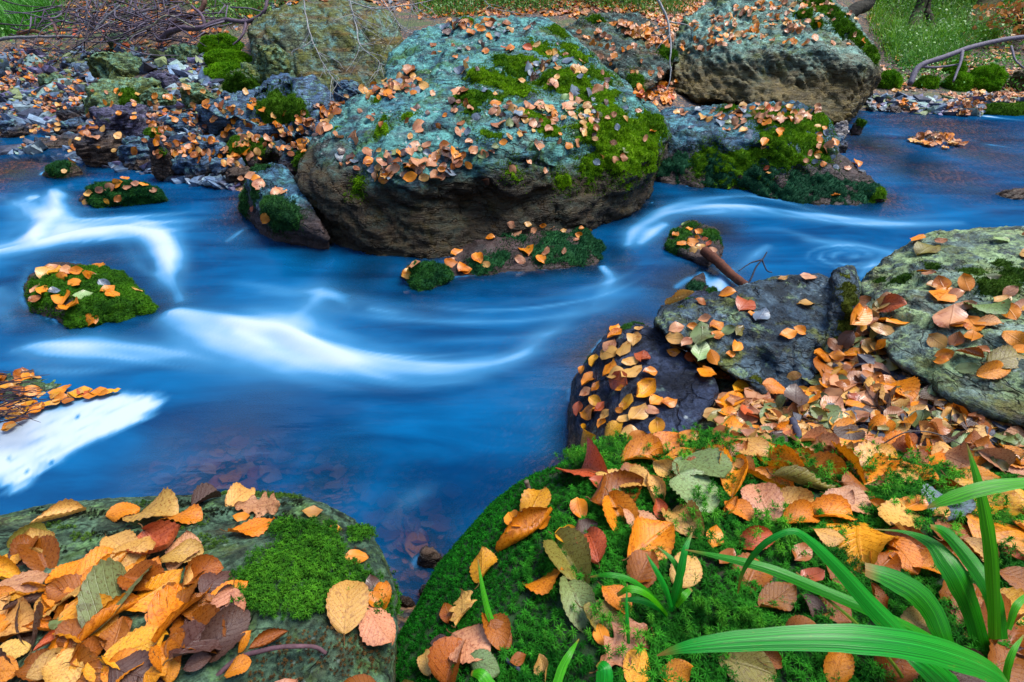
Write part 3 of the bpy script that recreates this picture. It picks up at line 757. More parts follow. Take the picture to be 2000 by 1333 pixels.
# ------------------------------------------------------------------ ray casting on what is built
def build_bvh():
    Vs, Fs, own, off = [], [], [], 0
    for i, (k, V, F, ph) in enumerate(HOSTS):
        Vs.append(V)
        for f in faces_list(F):
            Fs += (f + off).tolist(); own += [i] * len(f)
        off += len(V)
    return BVHTree.FromPolygons(np.concatenate(Vs).tolist(), Fs), own
HOSTS.append(('ground', gV, [gF, gT], 'the bare bank'))
BVH, OWN = build_bvh()
OC = Vector(CAMP)
def hit(u, v):
    d = Vector(ray(u, v)); d.normalize()
    p, n, i, t = BVH.ray_cast(OC, d)
    if p is None: return None
    return np.array(p), np.array(n), HOSTS[OWN[i]][0]
def drop(x, y, top=6.0):
    p, n, i, t = BVH.ray_cast(Vector((x, y, top)), Vector((0, 0, -1)))
    if p is None: return None
    return np.array(p), np.array(n), HOSTS[OWN[i]][0]

# ------------------------------------------------------------------ moss pads on the rocks
_t = []
for k in range(5):                                    # a tuft: five narrow blades
    a = k * 2 * math.pi / 5; o = np.array([math.cos(a), math.sin(a), 0])
    s = np.array([-o[1], o[0], 0])
    _t += [s * .16, -s * .16, o * .55 + np.array([0, 0, 1.0])]
TUFT_V = np.array(_t); TUFT_F = np.arange(15).reshape(5, 3)

def moss(key, blobs, thr=.12, thick=.02, tuft=.013, dens=26000, colA=(.05, .16, .006), colB=(.17, .38, .012), lump=14, upmin=-.25, maxn=40000, cols_low=None, mat=None, ragged=1.0):
    r = ROCK[key]; V, F = r['V'], faces_list(r['F'])
    N = vnormals(V, F)
    Fl = np.concatenate(F).tolist() if len(F) == 1 else sum([f.tolist() for f in F], [])
    bv = BVHTree.FromPolygons(V.tolist(), Fl)
    mval = np.full(len(V), -1.0)
    for u, v, rad, s in blobs:
        d = Vector(ray(u, v)); d.normalize()
        p, n, i, t = bv.ray_cast(OC, d)
        if p is None: continue
        rw = rad * depth(p) / FPX
        mval = np.maximum(mval, s * (1 - np.linalg.norm(V - np.array(p), axis=1) / rw))
    seed = R.rand(3) * 40
    mval = mval + ragged * (.45 * fbm(V * lump * .55 + seed, 4) + .30 * fbm(V * lump * 2.4 + seed, 3))
    mval = np.where(N[:, 2] < upmin, mval - .6, mval)
    keep = mval > thr
    FF = []
    for f in F:
        g = f[keep[f].all(1)]
        if len(g): FF.append(g)
    if not FF: return None
    used = np.unique(np.concatenate([g.ravel() for g in FF])); re = -np.ones(len(V), int); re[used] = np.arange(len(used))
    FF = [re[g] for g in FF]
    th = thick * sstep(thr, thr + .4, mval[used]) * (.35 + 1.3 * np.clip(.5 + 1.2 * fbm(V[used] * lump * 1.8 + seed, 3), 0, 1.3)) - .003
    up = N[used] + np.array([0, 0, .35]); up /= np.linalg.norm(up, axis=1)[:, None]
    MV = V[used] + up * th[:, None]
    mb = MB()
    tone = np.clip(.45 + 1.0 * fbm(MV * 5 + seed, 3) + .9 * fbm(MV * 30, 2), 0, 1)[:, None]
    cA, cB = np.array(colA), np.array(colB)
    base = (cA * (1 - tone) + cB * tone) * .55
    mb.add(MV, FF, base if len(base) == len(MV) else base)
    n = 0
    for f in FF:
        a = V[used]
        n += np.linalg.norm(np.cross(a[f[:, 2]] - a[f[:, 0]], a[f[:, -1]] - a[f[:, 1]]), axis=1).sum() * .5
    cnt = int(min(maxn, n * dens))
    pp, nn = sample_faces(MV, FF, cnt)
    nn = nn + R.normal(size=nn.shape) * .38 + np.array([0, 0, .25])
    sc = tuft * R.uniform(.55, 1.25, cnt)
    tv, tf = instance(TUFT_V, TUFT_F, pp - .25 * tuft * nn / np.linalg.norm(nn, axis=1)[:, None], nn, np.stack([sc * .8, sc * .8, sc], 1), R.rand(cnt) * 6.28)
    tn = np.clip(.45 + 1.1 * fbm(pp * 5 + seed, 3) + .9 * fbm(pp * 26, 2) + .25 * R.normal(size=cnt), 0, 1)[:, None]
    mb.add(tv, tf, np.repeat(cA * (1 - tn) + cB * tn, len(TUFT_V), 0))
    # loose tufts that thin out over the stone
    fp, fn = sample_faces(V, F, cnt, np.where((mval > thr - .38) & (N[:, 2] > upmin), np.clip((mval - thr + .38) / .38, 0, 1) ** 2, 0) * (mval <= thr + .1))
    if len(fp):
        fn = fn + R.normal(size=fn.shape) * .4 + np.array([0, 0, .2])
        k = int(len(fp) * .35); fp, fn = fp[:k], fn[:k]
        sc = tuft * R.uniform(.3, .8, k)
        tv, tf = instance(TUFT_V, TUFT_F, fp, fn, sc, R.rand(k) * 6.28)
        tn = R.rand(k)[:, None]
        mb.add(tv, tf, np.repeat((cA * (1 - tn) + cB * tn) * .75, len(TUFT_V), 0))
    me = mb.mesh('moss', mat or M_MOSS)
    HOSTS.append((key, MV, FF, ''))
    o = link('moss', me, r['o'])
    o.location = -np.array(r['o0'])
    return o

moss('A', [(1010, 130, 60, 1), (960, 150, 60, 1), (930, 185, 55, .9), (1000, 175, 60, 1), (1090, 150, 70, 1), (1150, 190, 80, 1), (1120, 160, 60, 1), (1200, 230, 90, 1.1), (1250, 270, 85, 1.1), (1270, 250, 60, 1.1), (1180, 290, 80, 1), (1230, 310, 60, .95), (1160, 320, 50, .8), (1060, 100, 45, .9), (1120, 110, 50, .9), (1170, 145, 50, 1),
            (930, 205, 30, .8), (960, 262, 28, .8), (800, 228, 24, .8), (735, 195, 18, .8), (750, 235, 20, .8), (745, 260, 22, .8), (1005, 330, 28, .7), (700, 365, 26, .6), (910, 42, 22, .9), (1090, 62, 30, .9), (1075, 260, 35, .7), (1050, 230, 35, .7), (920, 215, 25, .7), (1100, 350, 30, .6), (660, 250, 14, .7)], .16, .013, .010, 46000, (.05, .17, .005), (.27, .52, .008), maxn=80000, ragged=1.6)
moss('F', [(1510, 230, 60, 1), (1560, 240, 70, 1.1), (1590, 235, 50, 1), (1520, 270, 60, 1), (1580, 280, 60, 1), (1540, 300, 55, .9), (1600, 300, 40, .8), (1720, 375, 28, 1), (1715, 390, 20, 1), (1450, 325, 60, .75), (1400, 320, 55, .75), (1480, 300, 40, .7), (1430, 210, 30, .6)], .16, .014, .011, 40000, (.05, .17, .006), (.22, .45, .010), maxn=40000, ragged=1.6)
moss('F', [(1330, 325, 60, .9), (1400, 340, 70, .9), (1480, 350, 80, .9), (1560, 370, 80, .95), (1630, 370, 80, .95), (1680, 385, 60, .95), (1580, 345, 50, .8), (1300, 330, 40, .8)], .38, .014, .011, 22000, (.012, .075, .035), (.03, .15, .065), upmin=-.7, maxn=20000, ragged=1.5)
moss('B', [(480, 400, 40, .9), (520, 405, 50, .9), (550, 420, 50, .9), (500, 380, 30, .8), (510, 330, 24, .8), (540, 440, 35, .8)], .15, .016, .012, 26000, (.02, .085, .03), (.05, .17, .03), upmin=-.6)
moss('G', [(1160, 480, 40, 1), (1120, 490, 50, .9), (1060, 500, 40, .8), (1090, 470, 50, .7), (980, 505, 30, .8), (940, 515, 34, .8), (1000, 460, 40, .7), (1140, 460, 40, .9), (1170, 500, 25, 1)], .15, .014, .012, 26000, (.015, .085, .035), (.04, .18, .05), upmin=-.6)
moss('G2', [(840, 530, 45, 1.1), (860, 535, 30, 1.1), (825, 550, 35, 1)], .1, .014, .013, 30000, (.015, .09, .03), (.05, .2, .03), upmin=-.7)
moss('H', [(1330, 460, 30, 1), (1320, 480, 30, 1), (1390, 460, 30, .9), (1350, 440, 20, .8)], .15, .012, .012, 30000, (.02, .10, .03), (.07, .22, .02), upmin=-.6)
moss('H2', [(1360, 560, 30, .9)], .15, .01, .01, 30000, (.02, .09, .04), (.04, .14, .05), upmin=-.6)
moss('I', [(190, 560, 70, 1.2), (230, 580, 70, 1.2), (150, 545, 60, 1), (180, 600, 60, 1), (250, 600, 50, 1.1), (110, 570, 60, .9), (220, 545, 45, 1.1), (90, 550, 40, .7), (280, 590, 30, 1), (200, 615, 40, .9)], .12, .02, .010, 60000, (.03, .12, .012), (.10, .30, .012), upmin=-.5, maxn=30000, ragged=1.3)
moss('J', [(200, 385, 45, 1), (240, 378, 50, 1), (290, 382, 40, 1), (265, 370, 40, 1)], .12, .016, .013, 30000, (.012, .09, .03), (.05, .2, .03), upmin=-.6)
moss('K', [(110, 325, 30, 1)], .12, .014, .012, 30000, (.02, .10, .03), (.07, .22, .02))
moss('D', [(1160, 40, 30, .7), (1300, 100, 30, .8), (1240, 150, 26, .7)], .16, .02, .02, 18000)
moss('E', [(1620, 20, 40, .9), (1650, 55, 36, 1), (1675, 80, 34, 1), (1600, 5, 40, .8), (1700, 110, 26, .9), (1570, 30, 24, .7), (1595, 45, 22, .7)], .16, .03, .02, 18000, maxn=14000)
moss('L', [(1760, 545, 26, .9), (1820, 520, 22, .8), (1950, 560, 50, .8), (1990, 545, 40, .9), (1720, 550, 20, .8), (1900, 530, 30, .7), (1960, 520, 30, .6)], .18, .010, .008, 60000, (.03, .10, .008), (.10, .20, .02))
moss('M', [(1655, 560, 22, 1), (1655, 600, 22, 1), (1650, 640, 30, 1), (1660, 580, 26, 1), (1664, 620, 24, 1), (1640, 665, 22, .9), (1650, 540, 16, .9), (1480, 740, 22, .7), (1330, 600, 16, .5)], .15, .008, .006, 70000, (.07, .09, .01), (.19, .22, .02), upmin=-.9)
moss('M2', [(1350, 605, 24, .9), (1345, 590, 18, .8), (1390, 570, 22, .8)], .15, .012, .009, 70000, (.02, .10, .03), (.07, .22, .02))
moss('N', [(1225, 640, 20, .9), (1245, 632, 18, .9), (1150, 700, 14, .7)], .15, .010, .008, 70000, (.02, .10, .03), (.06, .2, .02))
for key, bl in {'bs0': [(540, 205, 50, 1.1), (570, 215, 40, 1.1), (520, 215, 30, .9)], 'bs6': [(470, 180, 45, 1), (450, 185, 30, 1), (490, 175, 30, .9)], 'bs13': [(470, 290, 40, 1), (500, 285, 30, .9)], 'bs14': [(590, 310, 30, .8)], 'bs16': [(300, 265, 26, 1)], 'bs1': [(250, 200, 30, .7), (160, 190, 26, .6)], 'fs1': [(1682, 240, 12, 1)], 'fs7': [(1960, 215, 60, 1.2), (1930, 220, 40, 1.2), (1990, 220, 40, 1.2)], 'fs8': [(1245, 180, 26, 1)], 'bs9': [(320, 300, 10, .6)]}.items():
    moss(key, bl, .15, .022, .016, 22000, (.04, .13, .008), (.12, .28, .012), upmin=-.6, maxn=9000)
# round cushions of moss on the banks
def cushion(label, box, seed, dep=None):
    o = blob_rock('mc%d' % seed, 'moss_cushion', label, 'moss', box, m_near, dep=dep, seed=seed, smooth=10, sq=1.0, dfac=.8)
    u0, v0, u1, v1 = box
    moss('mc%d' % seed, [((u0 + u1) / 2, v0 * .5 + v1 * .5, (u1 - u0) * 1.1, 2)], .0, .02, .022, 22000, (.07, .24, .006), (.25, .55, .012), upmin=-.9, maxn=9000, ragged=.4)
cushion('velvety bright moss cushion, lowest of three heaped by the ochre boulder', (394, 126, 472, 158), 31)
cushion('middle moss cushion of three heaped by the ochre boulder, flecked with leaves', (392, 98, 482, 132), 32)
cushion('uppermost shaggy moss cushion of the three heaped by the ochre boulder', (372, 68, 460, 108), 33)
cushion('roundest moss cushion on the far bank, near the fallen branch', (1900, 130, 1978, 178), 34)
cushion('shaggy moss cushion on the far bank, left of the roundest one', (1852, 140, 1906, 180), 35)
cushion('low flat moss cushion on the far bank, in the middle of the row', (1792, 148, 1842, 174), 36)
cushion('moss cushion on the far bank closest to the massive pale green boulder', (1712, 138, 1766, 174), 37)
cushion('small moss cushion half hidden under the far branch fork', (1850, 118, 1888, 146), 38)

BVH, OWN = build_bvh()

# ------------------------------------------------------------------ the stream
BVHR = BVHTree.FromPolygons(np.concatenate([h[1] for h in HOSTS if h[0] != 'ground']).tolist(), sum([(f + o_).tolist() for h, o_ in zip([h for h in HOSTS if h[0] != 'ground'], np.cumsum([0] + [len(h[1]) for h in HOSTS if h[0] != 'ground'])) for f in faces_list(h[2])], []))
wX, wF = polar(.55, 60, 470, 620, math.radians(-115), math.radians(115))
wr = np.linalg.norm(wX, axis=1)
foam = np.zeros(len(wX)); lift = np.zeros(len(wX))
def streak(pts, width, power, soft=1.0, hgt=0.0, fray=.5):
    "white water along a line (u, v) with widths in pixels"
    g = np.array([W(u, v)[:2] for u, v in pts])
    wd = np.array(width if hasattr(width, '__len__') else [width] * len(pts), float)
    pw = np.array(power if hasattr(power, '__len__') else [power] * len(pts), float)
    zz = np.array([depth(W(u, v)) for u, v in pts])
    g4 = spline(np.c_[g, wd * zz / FPX, pw], 12 * len(pts))
    lo, hi = g4[:, :2].min(0) - .6, g4[:, :2].max(0) + .6
    idx = np.where(((wX > lo) & (wX < hi)).all(1))[0]
    a, b = g4[:-1], g4[1:]
    best = np.zeros(len(idx)); halo = np.zeros(len(idx)); sa = np.zeros(len(idx)); sc = np.zeros(len(idx)); bd = np.full(len(idx), 99.0)
    X = wX[idx]
    jit = fray * (fbm(np.c_[X * 3.0, np.full(len(X), pts[0][0] * .37)], 3))
    cum = np.r_[0, np.cumsum(np.linalg.norm(np.diff(g4[:, :2], axis=0), axis=1))]
    for i in range(len(a)):
        d = b[i, :2] - a[i, :2]; L2 = d @ d + 1e-9
        t = np.clip(((X - a[i, :2]) @ d) / L2, 0, 1)
        o_ = X - a[i, :2] - t[:, None] * d
        dist = np.linalg.norm(o_, axis=1)
        w = 1.35 * (a[i, 2] + t * (b[i, 2] - a[i, 2])); p = a[i, 3] + t * (b[i, 3] - a[i, 3])
        nw = dist < bd
        bd = np.where(nw, dist, bd); sa = np.where(nw, cum[i] + t * math.sqrt(L2), sa); sc = np.where(nw, np.sign(o_[:, 0] * -d[1] + o_[:, 1] * d[0]) * dist, sc)
        best = np.maximum(best, p * np.exp(-np.maximum(0, dist / w * (1 + jit)) ** 1.8 * 1.4))
        halo = np.maximum(halo, p * np.exp(-(dist / (w * 2.6)) ** 2 * 1.2))
    strand = fbm(np.c_[sa * 2.2 + pts[0][0], sc * 11, np.full(len(X), pts[0][1] * .11)], 2, .4)
    best = np.clip(best * (.68 + .75 * strand) + .26 * halo * (1 + 1.1 * strand), 0, .93)
    foam[idx] = 1 - (1 - foam[idx]) * (1 - np.clip(best, 0, 1))
    lift[idx] = np.maximum(lift[idx], best * hgt)

streak([(-120, 510), (0, 492), (80, 474), (150, 458), (230, 452), (290, 462), (325, 488)], [36, 30, 28, 28, 26, 22, 18], [.8, .75, .8, .9, .8, .75, .6], hgt=.02)
streak([(105, 372), (112, 400), (104, 430), (84, 462)], [10, 15, 22, 30], [.45, .65, .7, .7], hgt=.03)
streak([(60, 400), (90, 432)], [20, 18], [.35, .6], hgt=.02)
streak([(0, 384), (30, 396), (66, 432)], [12, 14, 14], [.3, .35, .3])
streak([(62, 384), (68, 388)], 9, .5)
streak([(305, 462), (328, 500), (338, 545), (352, 588)], [16, 18, 14, 10], [.6, .75, .6, .35], hgt=.015)
streak([(345, 618), (400, 628), (470, 640), (540, 656), (610, 686), (690, 706), (780, 718), (870, 724), (960, 714)], [18, 24, 34, 40, 36, 30, 24, 20, 16], [.6, .8, .85, .85, .78, .7, .55, .35, .1], hgt=.03)
streak([(480, 650), (560, 690), (660, 712)], [30, 32, 24], [.5, .6, .5])
streak([(340, 622), (420, 660), (520, 690)], [20, 34, 36], [.3, .35, .3])
streak([(516, 572), (570, 576), (622, 572), (670, 600)], [8, 12, 20, 16], [.2, .35, .42, .2], hgt=.005)
streak([(625, 575), (604, 605), (580, 645)], [18, 17, 20], [.32, .26, .3])
streak([(725, 604), (770, 612)], [9, 12], [.3, .15])
streak([(30, 688), (70, 680), (130, 684), (200, 692), (280, 700), (350, 690)], [8, 16, 24, 24, 22, 20], [.5, .65, .6, .4, .35, .15], hgt=.01)
streak([(-20, 575), (10, 600), (30, 640)], [16, 18, 12], [.55, .5, .2])
streak([(445, 470), (470, 452), (490, 442)], [5, 7, 6], [.35, .4, .2])
streak([(60, 520), (45, 560), (60, 620), (120, 652)], [6, 6, 6, 6], [.2, .25, .25, .2])
MAINS = [([(-120, 510), (0, 492), (80, 474), (150, 458), (230, 452), (290, 462), (325, 488), (345, 560)], 34), ([(345, 618), (470, 640), (610, 686), (780, 718), (960, 714), (1080, 660)], 40),
         ([(30, 688), (130, 684), (280, 700), (420, 720)], 24), ([(1230, 470), (1320, 414), (1480, 408), (1660, 430), (1880, 436)], 24), ([(420, 560), (560, 580), (760, 610), (980, 620), (1180, 590), (1300, 520)], 36), ([(0, 400), (60, 430), (160, 440), (300, 430), (420, 420)], 22)]
for mp_, off in MAINS:
    for k in range(7):
        o_ = R.normal() * off; i0 = R.randint(0, max(1, len(mp_) - 3)); i1 = min(len(mp_), i0 + R.randint(3, 6))
        pts = [(u + R.normal() * 10, v + o_ * (1 + .3 * R.normal()) * .8) for u, v in mp_[i0:i1]]
        n_ = len(pts); pw = np.sin(np.linspace(.15, math.pi - .15, n_)) * R.uniform(.10, .34)
        streak(pts, [R.uniform(4, 14)] * n_, list(pw), fray=.8)
# narrows and upper pool on the right
streak([(1226, 480), (1240, 456), (1275, 432), (1320, 414), (1400, 406), (1480, 408), (1560, 418), (1660, 430), (1760, 438), (1880, 436)], [10, 12, 10, 11, 12, 11, 10, 12, 12, 10], [.45, .6, .6, .62, .6, .5, .45, .45, .4, .2], hgt=.01)
streak([(1250, 475), (1275, 455), (1300, 440)], [8, 9, 8], [.5, .55, .4])
streak([(1400, 566), (1412, 545), (1440, 522), (1470, 500), (1500, 482)], [16, 14, 12, 10, 8], [.55, .5, .35, .4, .2], hgt=.02)
streak([(1320, 560), (1345, 545), (1370, 545), (1395, 562)], [8, 8, 8, 12], [.45, .4, .4, .5])
streak([(1300, 505), (1340, 512), (1380, 520)], [6, 7, 6], [.2, .25, .2])
streak([(1178, 522), (1190, 545), (1160, 590)], [8, 16, 20], [.4, .3, .12])
th = np.linspace(0, 3.2 * 2 * math.pi, 60)
streak([(1655 + (95 - 4.0 * t) * math.cos(t) * .95, 500 + (26 - 1.1 * t) * math.sin(t)) for t in th], [4.2] * 60, list(.26 + .12 * np.sin(th * 1.7)), fray=1.6)
streak([(1580, 470), (1680, 478), (1760, 500)], [12, 10, 9], [.2, .2, .3])
streak([(1680, 540), (1700, 520), (1750, 480)], [8, 8, 6], [.6, .4, .2])
# thin suds along the far beach, round the islet
streak([(1690, 216), (1760, 216), (1850, 222), (1930, 228), (2010, 237)], [1.5, 1.5, 1.8, 2.2, 2.5], [.6, .7, .7, .8, .8], fray=.3)
streak([(1690, 258), (1740, 262), (1790, 270)], [2, 2.5, 2], [.4, .4, .2]); streak([(1900, 275), (1950, 286), (2000, 290)], [4, 3, 2], [.35, .4, .2])
streak([(1715, 285), (1735, 287)], [2.5, 2.5], .5)
# faint veils in the deep pool
streak([(930, 716), (1010, 700), (1060, 660), (1130, 620), (1200, 590), (1260, 560)], [20, 22, 20, 24, 26, 24], [.12, .2, .22, .16, .14, .12])
streak([(700, 590), (800, 610), (950, 620), (1100, 600)], [26, 28, 26, 30], [.16, .14, .08, .1])
streak([(760, 1000), (800, 970), (850, 945)], [12, 20, 16], [.10, .2, .06])
streak([(1020, 800), (1060, 840), (1080, 900)], [20, 24, 18], [.06, .1, .1])
# raft of stiff foam by the left bank
def poly_mask(poly, soft):
    g = np.array([W(u, v)[:2] for u, v in poly]); n = len(g)
    inside = np.zeros(len(wX), bool); dm = np.full(len(wX), 9.0)
    for i in range(n):
        a, b = g[i], g[(i + 1) % n]
        c = ((a[1] > wX[:, 1]) != (b[1] > wX[:, 1])) & (wX[:, 0] < (b[0] - a[0]) * (wX[:, 1] - a[1]) / (b[1] - a[1] + 1e-12) + a[0])
        inside ^= c
        d = b - a; t = np.clip(((wX - a) @ d) / (d @ d), 0, 1)
        dm = np.minimum(dm, np.linalg.norm(wX - a - t[:, None] * d, axis=1))
    return np.where(inside, dm, -dm)
sd_ = poly_mask([(-260, 850), (-60, 830), (60, 800), (160, 775), (232, 762), (290, 764), (322, 772), (318, 795), (290, 822), (230, 850), (160, 880), (100, 915), (50, 955), (20, 968), (-20, 950), (-260, 1000)], 0)
w3 = np.c_[wX, np.zeros(len(wX))]
ax = np.array([math.cos(.62), math.sin(.62)])
st3 = np.c_[(wX @ ax) * 5, (wX @ np.array([-ax[1], ax[0]])) * 20, np.zeros(len(wX))]
raft = sstep(-.02, .05, sd_ + .05 * fbm(st3, 4))
for u0, v0, u1, v1, wd in [(30, 890, 62, 868, 7), (95, 845, 145, 815, 4.5), (60, 915, 95, 900, 5), (5, 935, 40, 915, 4), (70, 875, 90, 855, 3)]:
    g0, g1 = W(u0, v0)[:2], W(u1, v1)[:2]; d = g1 - g0; t = np.clip(((wX - g0) @ d) / (d @ d), 0, 1)
    wq = wX + .05 * np.c_[fbm(w3 * 6, 3), fbm(w3 * 6 + 7, 3)]
    raft *= 1 - .8 * np.exp(-(np.linalg.norm(wq - g0 - t[:, None] * d, axis=1) / (wd * depth(W(u0, v0)) / FPX)) ** 2)
raft *= np.clip(.92 + .5 * fbm(st3 * 1.7, 4), .25, 1)
foam = np.maximum(foam, raft)
foam = np.clip(foam * (1 + .22 * fbm(w3 * np.array([2, 5, 1]) * 1.5, 4)), 0, 1)
# how milky the moving water is: clear over the shallow brown pools, opaque blue in the main flow
milk = np.full(len(wX), .93)
def clear_at(u, v, r, amt):
    p = W(u, v)[:2]; rw = r * depth(W(u, v)) / FPX
    global milk
    milk = np.minimum(milk, 1 - amt * np.exp(-(((wX - p) / np.array([rw, rw * 1.6])) ** 2).sum(1)) - .0)
for a in [(30, 328, 130, .93), (-200, 330, 200, .85), (1790, 325, 120, .86), (1700, 285, 110, .88), (1920, 300, 120, .78), (1850, 245, 150, .86), (2150, 300, 200, .6), (450, 860, 120, .55), (420, 950, 150, .72), (640, 940, 100, .65), (330, 880, 80, .5), (560, 900, 60, .5), (820, 1090, 110, .7), (780, 1010, 100, .45), (720, 525, 90, .75), (620, 490, 60, .7), (860, 560, 50, .5), (1200, 500, 50, .7), (1350, 570, 40, .6)]:
    clear_at(*a)
# along the stones the water is clear and dark, with a thin bright lip here and there
wn_ = np.where((wX[:, 1] > .5) & (wX[:, 1] < 6.5) & (np.abs(wX[:, 0]) < 6))[0]
nd_ = np.full(len(wX), 1.0)
for i in wn_:
    r_ = BVHR.find_nearest(Vector((wX[i, 0], wX[i, 1], .0)), .30)
    if r_[0] is not None: nd_[i] = r_[3]
var_ = .5 + 1.3 * fbm(w3 * 2.2 + 4, 3)
milk = np.minimum(milk, .97 - .86 * np.exp(-(nd_ / .17) ** 1.3) * np.clip(var_ + .2, .45, 1))
foam = np.maximum(foam, .55 * np.exp(-(nd_ / .016) ** 2) * sstep(.1, .5, fbm(w3 * 5 + 9, 3)))
milk = np.clip(milk + .05 * fbm(w3 * 4, 3), 0, 1)
wz = lift + .006 * fbm(np.c_[wX * np.array([1.2, 2.2]), np.zeros(len(wX))] * 1.6, 3)
wV = np.c_[wX, wz]
m, nt, b = new_mat('silky_water')
fo = nd(nt, 'ShaderNodeAttribute', attribute_name='foam').outputs[2]
mi = nd(nt, 'ShaderNodeAttribute', attribute_name='milk').outputs[2]
tc = nd(nt, 'ShaderNodeTexCoord').outputs['Object']
mp = nd(nt, 'ShaderNodeMapping', {'Vector': tc, 'Scale': (1.3, 5.5, 1)}).outputs[0]
n1 = mth(nt, 'ADD', mth(nt, 'MULTIPLY', noise(nt, mp, 1.1, 5, .55, .5), .6), mth(nt, 'MULTIPLY', noise(nt, tc, 1.4, 3), .4))
deep = mixc(nt, rng(nt, n1, .32, .68), (.0004, .026, .088), (.0012, .092, .235))
c = mixc(nt, rng(nt, fo, .0, .6), deep, (.045, .20, .37))
c = mixc(nt, rng(nt, fo, .35, 1.0), c, (.36, .42, .48))
nt.links.new(c, b.inputs['Base Color'])
nt.links.new(rng(nt, fo, 0, .8, .30, .75), b.inputs['Roughness'])
b.inputs['IOR'].default_value = 1.33; b.inputs['Specular IOR Level'].default_value = .07
bn = nd(nt, 'ShaderNodeBump', {'Strength': .12, 'Distance': .012, 'Height': noise(nt, mp, 3.0, 4, .5)}).outputs[0]
nt.links.new(bn, b.inputs['Normal'])
tr = nd(nt, 'ShaderNodeBsdfTransparent', {0: (.50, .52, .58, 1)})
gl = nd(nt, 'ShaderNodeBsdfGlossy', {'Roughness': .14, 'Normal': bn})
fr = nd(nt, 'ShaderNodeFresnel', {'IOR': 1.33, 'Normal': bn})
clr = nd(nt, 'ShaderNodeMixShader', {0: mth(nt, 'MULTIPLY', fr.outputs[0], .16), 1: tr.outputs[0], 2: gl.outputs[0]})
df = nd(nt, 'ShaderNodeBsdfDiffuse', {0: c})
mlk = nd(nt, 'ShaderNodeMixShader', {0: mth(nt, 'MULTIPLY', fr.outputs[0], .02), 1: df.outputs[0], 2: gl.outputs[0]})
mk = mth(nt, 'MAXIMUM', mi, rng(nt, fo, .05, .5))
mx = nd(nt, 'ShaderNodeMixShader', {0: mk, 1: clr.outputs[0], 2: mlk.outputs[0]})
nt.links.new(mx.outputs[0], nt.nodes['Material Output'].inputs[0])
tag(link('water', make_mesh('water', wV, wF[:, ::-1], m, attrs={'foam': foam, 'milk': milk})), kind='structure')
# the sheet must not show above the banks: the ground and the rocks stand proud of it

# ------------------------------------------------------------------ star moss on the near mound, cushion moss on the near slab
def star(nl, tiers, ln, wd, rs):
    T, Fc, n = [], [], 0
    for k, (zz, rise, sc, cnt) in enumerate(tiers):
        for i in range(cnt):
            a = 2 * math.pi * (i + .5 * (k % 2)) / cnt + rs.uniform(-.25, .25)
            o = np.array([math.cos(a), math.sin(a), 0]); s = np.array([-o[1], o[0], 0])
            r_ = rise + rs.uniform(-.2, .2); L = ln * sc * rs.uniform(.8, 1.15)
            b = np.array([0, 0, zz]); m_ = b + (o * math.cos(r_) + np.array([0, 0, math.sin(r_)])) * L * .5
            t = b + (o * math.cos(r_ - .35) + np.array([0, 0, math.sin(r_ - .35)])) * L
            T += [b - s * wd * .4, b + s * wd * .4, m_ + s * wd * .5, m_ - s * wd * .5, t]
            Fc += [(n, n + 1, n + 2), (n, n + 2, n + 3), (n + 3, n + 2, n + 4)]; n += 5
    return np.array(T), np.array(Fc, np.int32)
_r2 = np.random.RandomState(77)
STARS = [star(0, [(.95, .75, .75, 7), (.8, .35, 1.0, 9), (.5, .15, .9, 7)], 1.0, .13, _r2) for _ in range(4)]
SMALL = [star(0, [(.9, .8, .7, 5), (.6, .4, 1.0, 7)], 1.0, .20, _r2) for _ in range(4)]

def moss_plants(key, mb, n, wfun, size, kinds, lean=.25, cA=(.03, .12, .008), cB=(.10, .30, .015), lift=0.0, hfac=1.0):
    r = ROCK[key]; V, F = r['V'], faces_list(r['F'])
    pp, nn = sample_faces(V, F, n)
    w = wfun(pp, nn)
    k = R.rand(n) < w
    pp, nn, w = pp[k], nn[k], w[k]
    m = len(pp)
    nn = nn + R.normal(size=nn.shape) * lean + np.array([0, 0, .6])
    which = R.randint(len(kinds), size=m)
    tone = np.clip(.42 + .8 * fbm(pp * 9, 3) + .28 * R.normal(size=m), 0, 1)[:, None]
    cc = np.array(cA) * (1 - tone) + np.array(cB) * tone
    for q in range(len(kinds)):
        s = which == q
        if not s.any(): continue
        tv, tf = kinds[q]
        sc = size * R.uniform(.6, 1.25, s.sum())
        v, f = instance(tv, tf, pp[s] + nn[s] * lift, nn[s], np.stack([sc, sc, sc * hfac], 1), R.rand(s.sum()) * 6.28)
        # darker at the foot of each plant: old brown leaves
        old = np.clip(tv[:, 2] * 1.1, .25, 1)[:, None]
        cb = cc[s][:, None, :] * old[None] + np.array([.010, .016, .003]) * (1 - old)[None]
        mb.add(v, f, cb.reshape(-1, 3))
    return pp

def to_px(pp):
    q = pp - CAMP; z = q @ FWD
    return 1000 + FPX * q[:, 0] / z, 666.5 - FPX * (q @ UPV) / z, z

# base skin of the mound is dark green humus; it stays the mound's own mesh
m, nt, b = new_mat('moss_humus')
tc = nd(nt, 'ShaderNodeTexCoord').outputs['Object']
c = mixc(nt, rng(nt, noise(nt, tc, 14, 7, .7), .35, .65), (.003, .018, .002), (.008, .05, .004))
c = mixc(nt, rng(nt, noise(nt, tc, 5, 5, .6), .56, .66), c, (.035, .022, .012))
nt.links.new(c, b.inputs['Base Color']); b.inputs['Roughness'].default_value = .85
nt.links.new(nd(nt, 'ShaderNodeBump', {'Strength': 1.0, 'Distance': .006, 'Height': noise(nt, tc, 160, 4, .7)}).outputs[0], b.inputs['Normal'])
ROCK['O']['o'].data.materials.clear(); ROCK['O']['o'].data.materials.append(m)

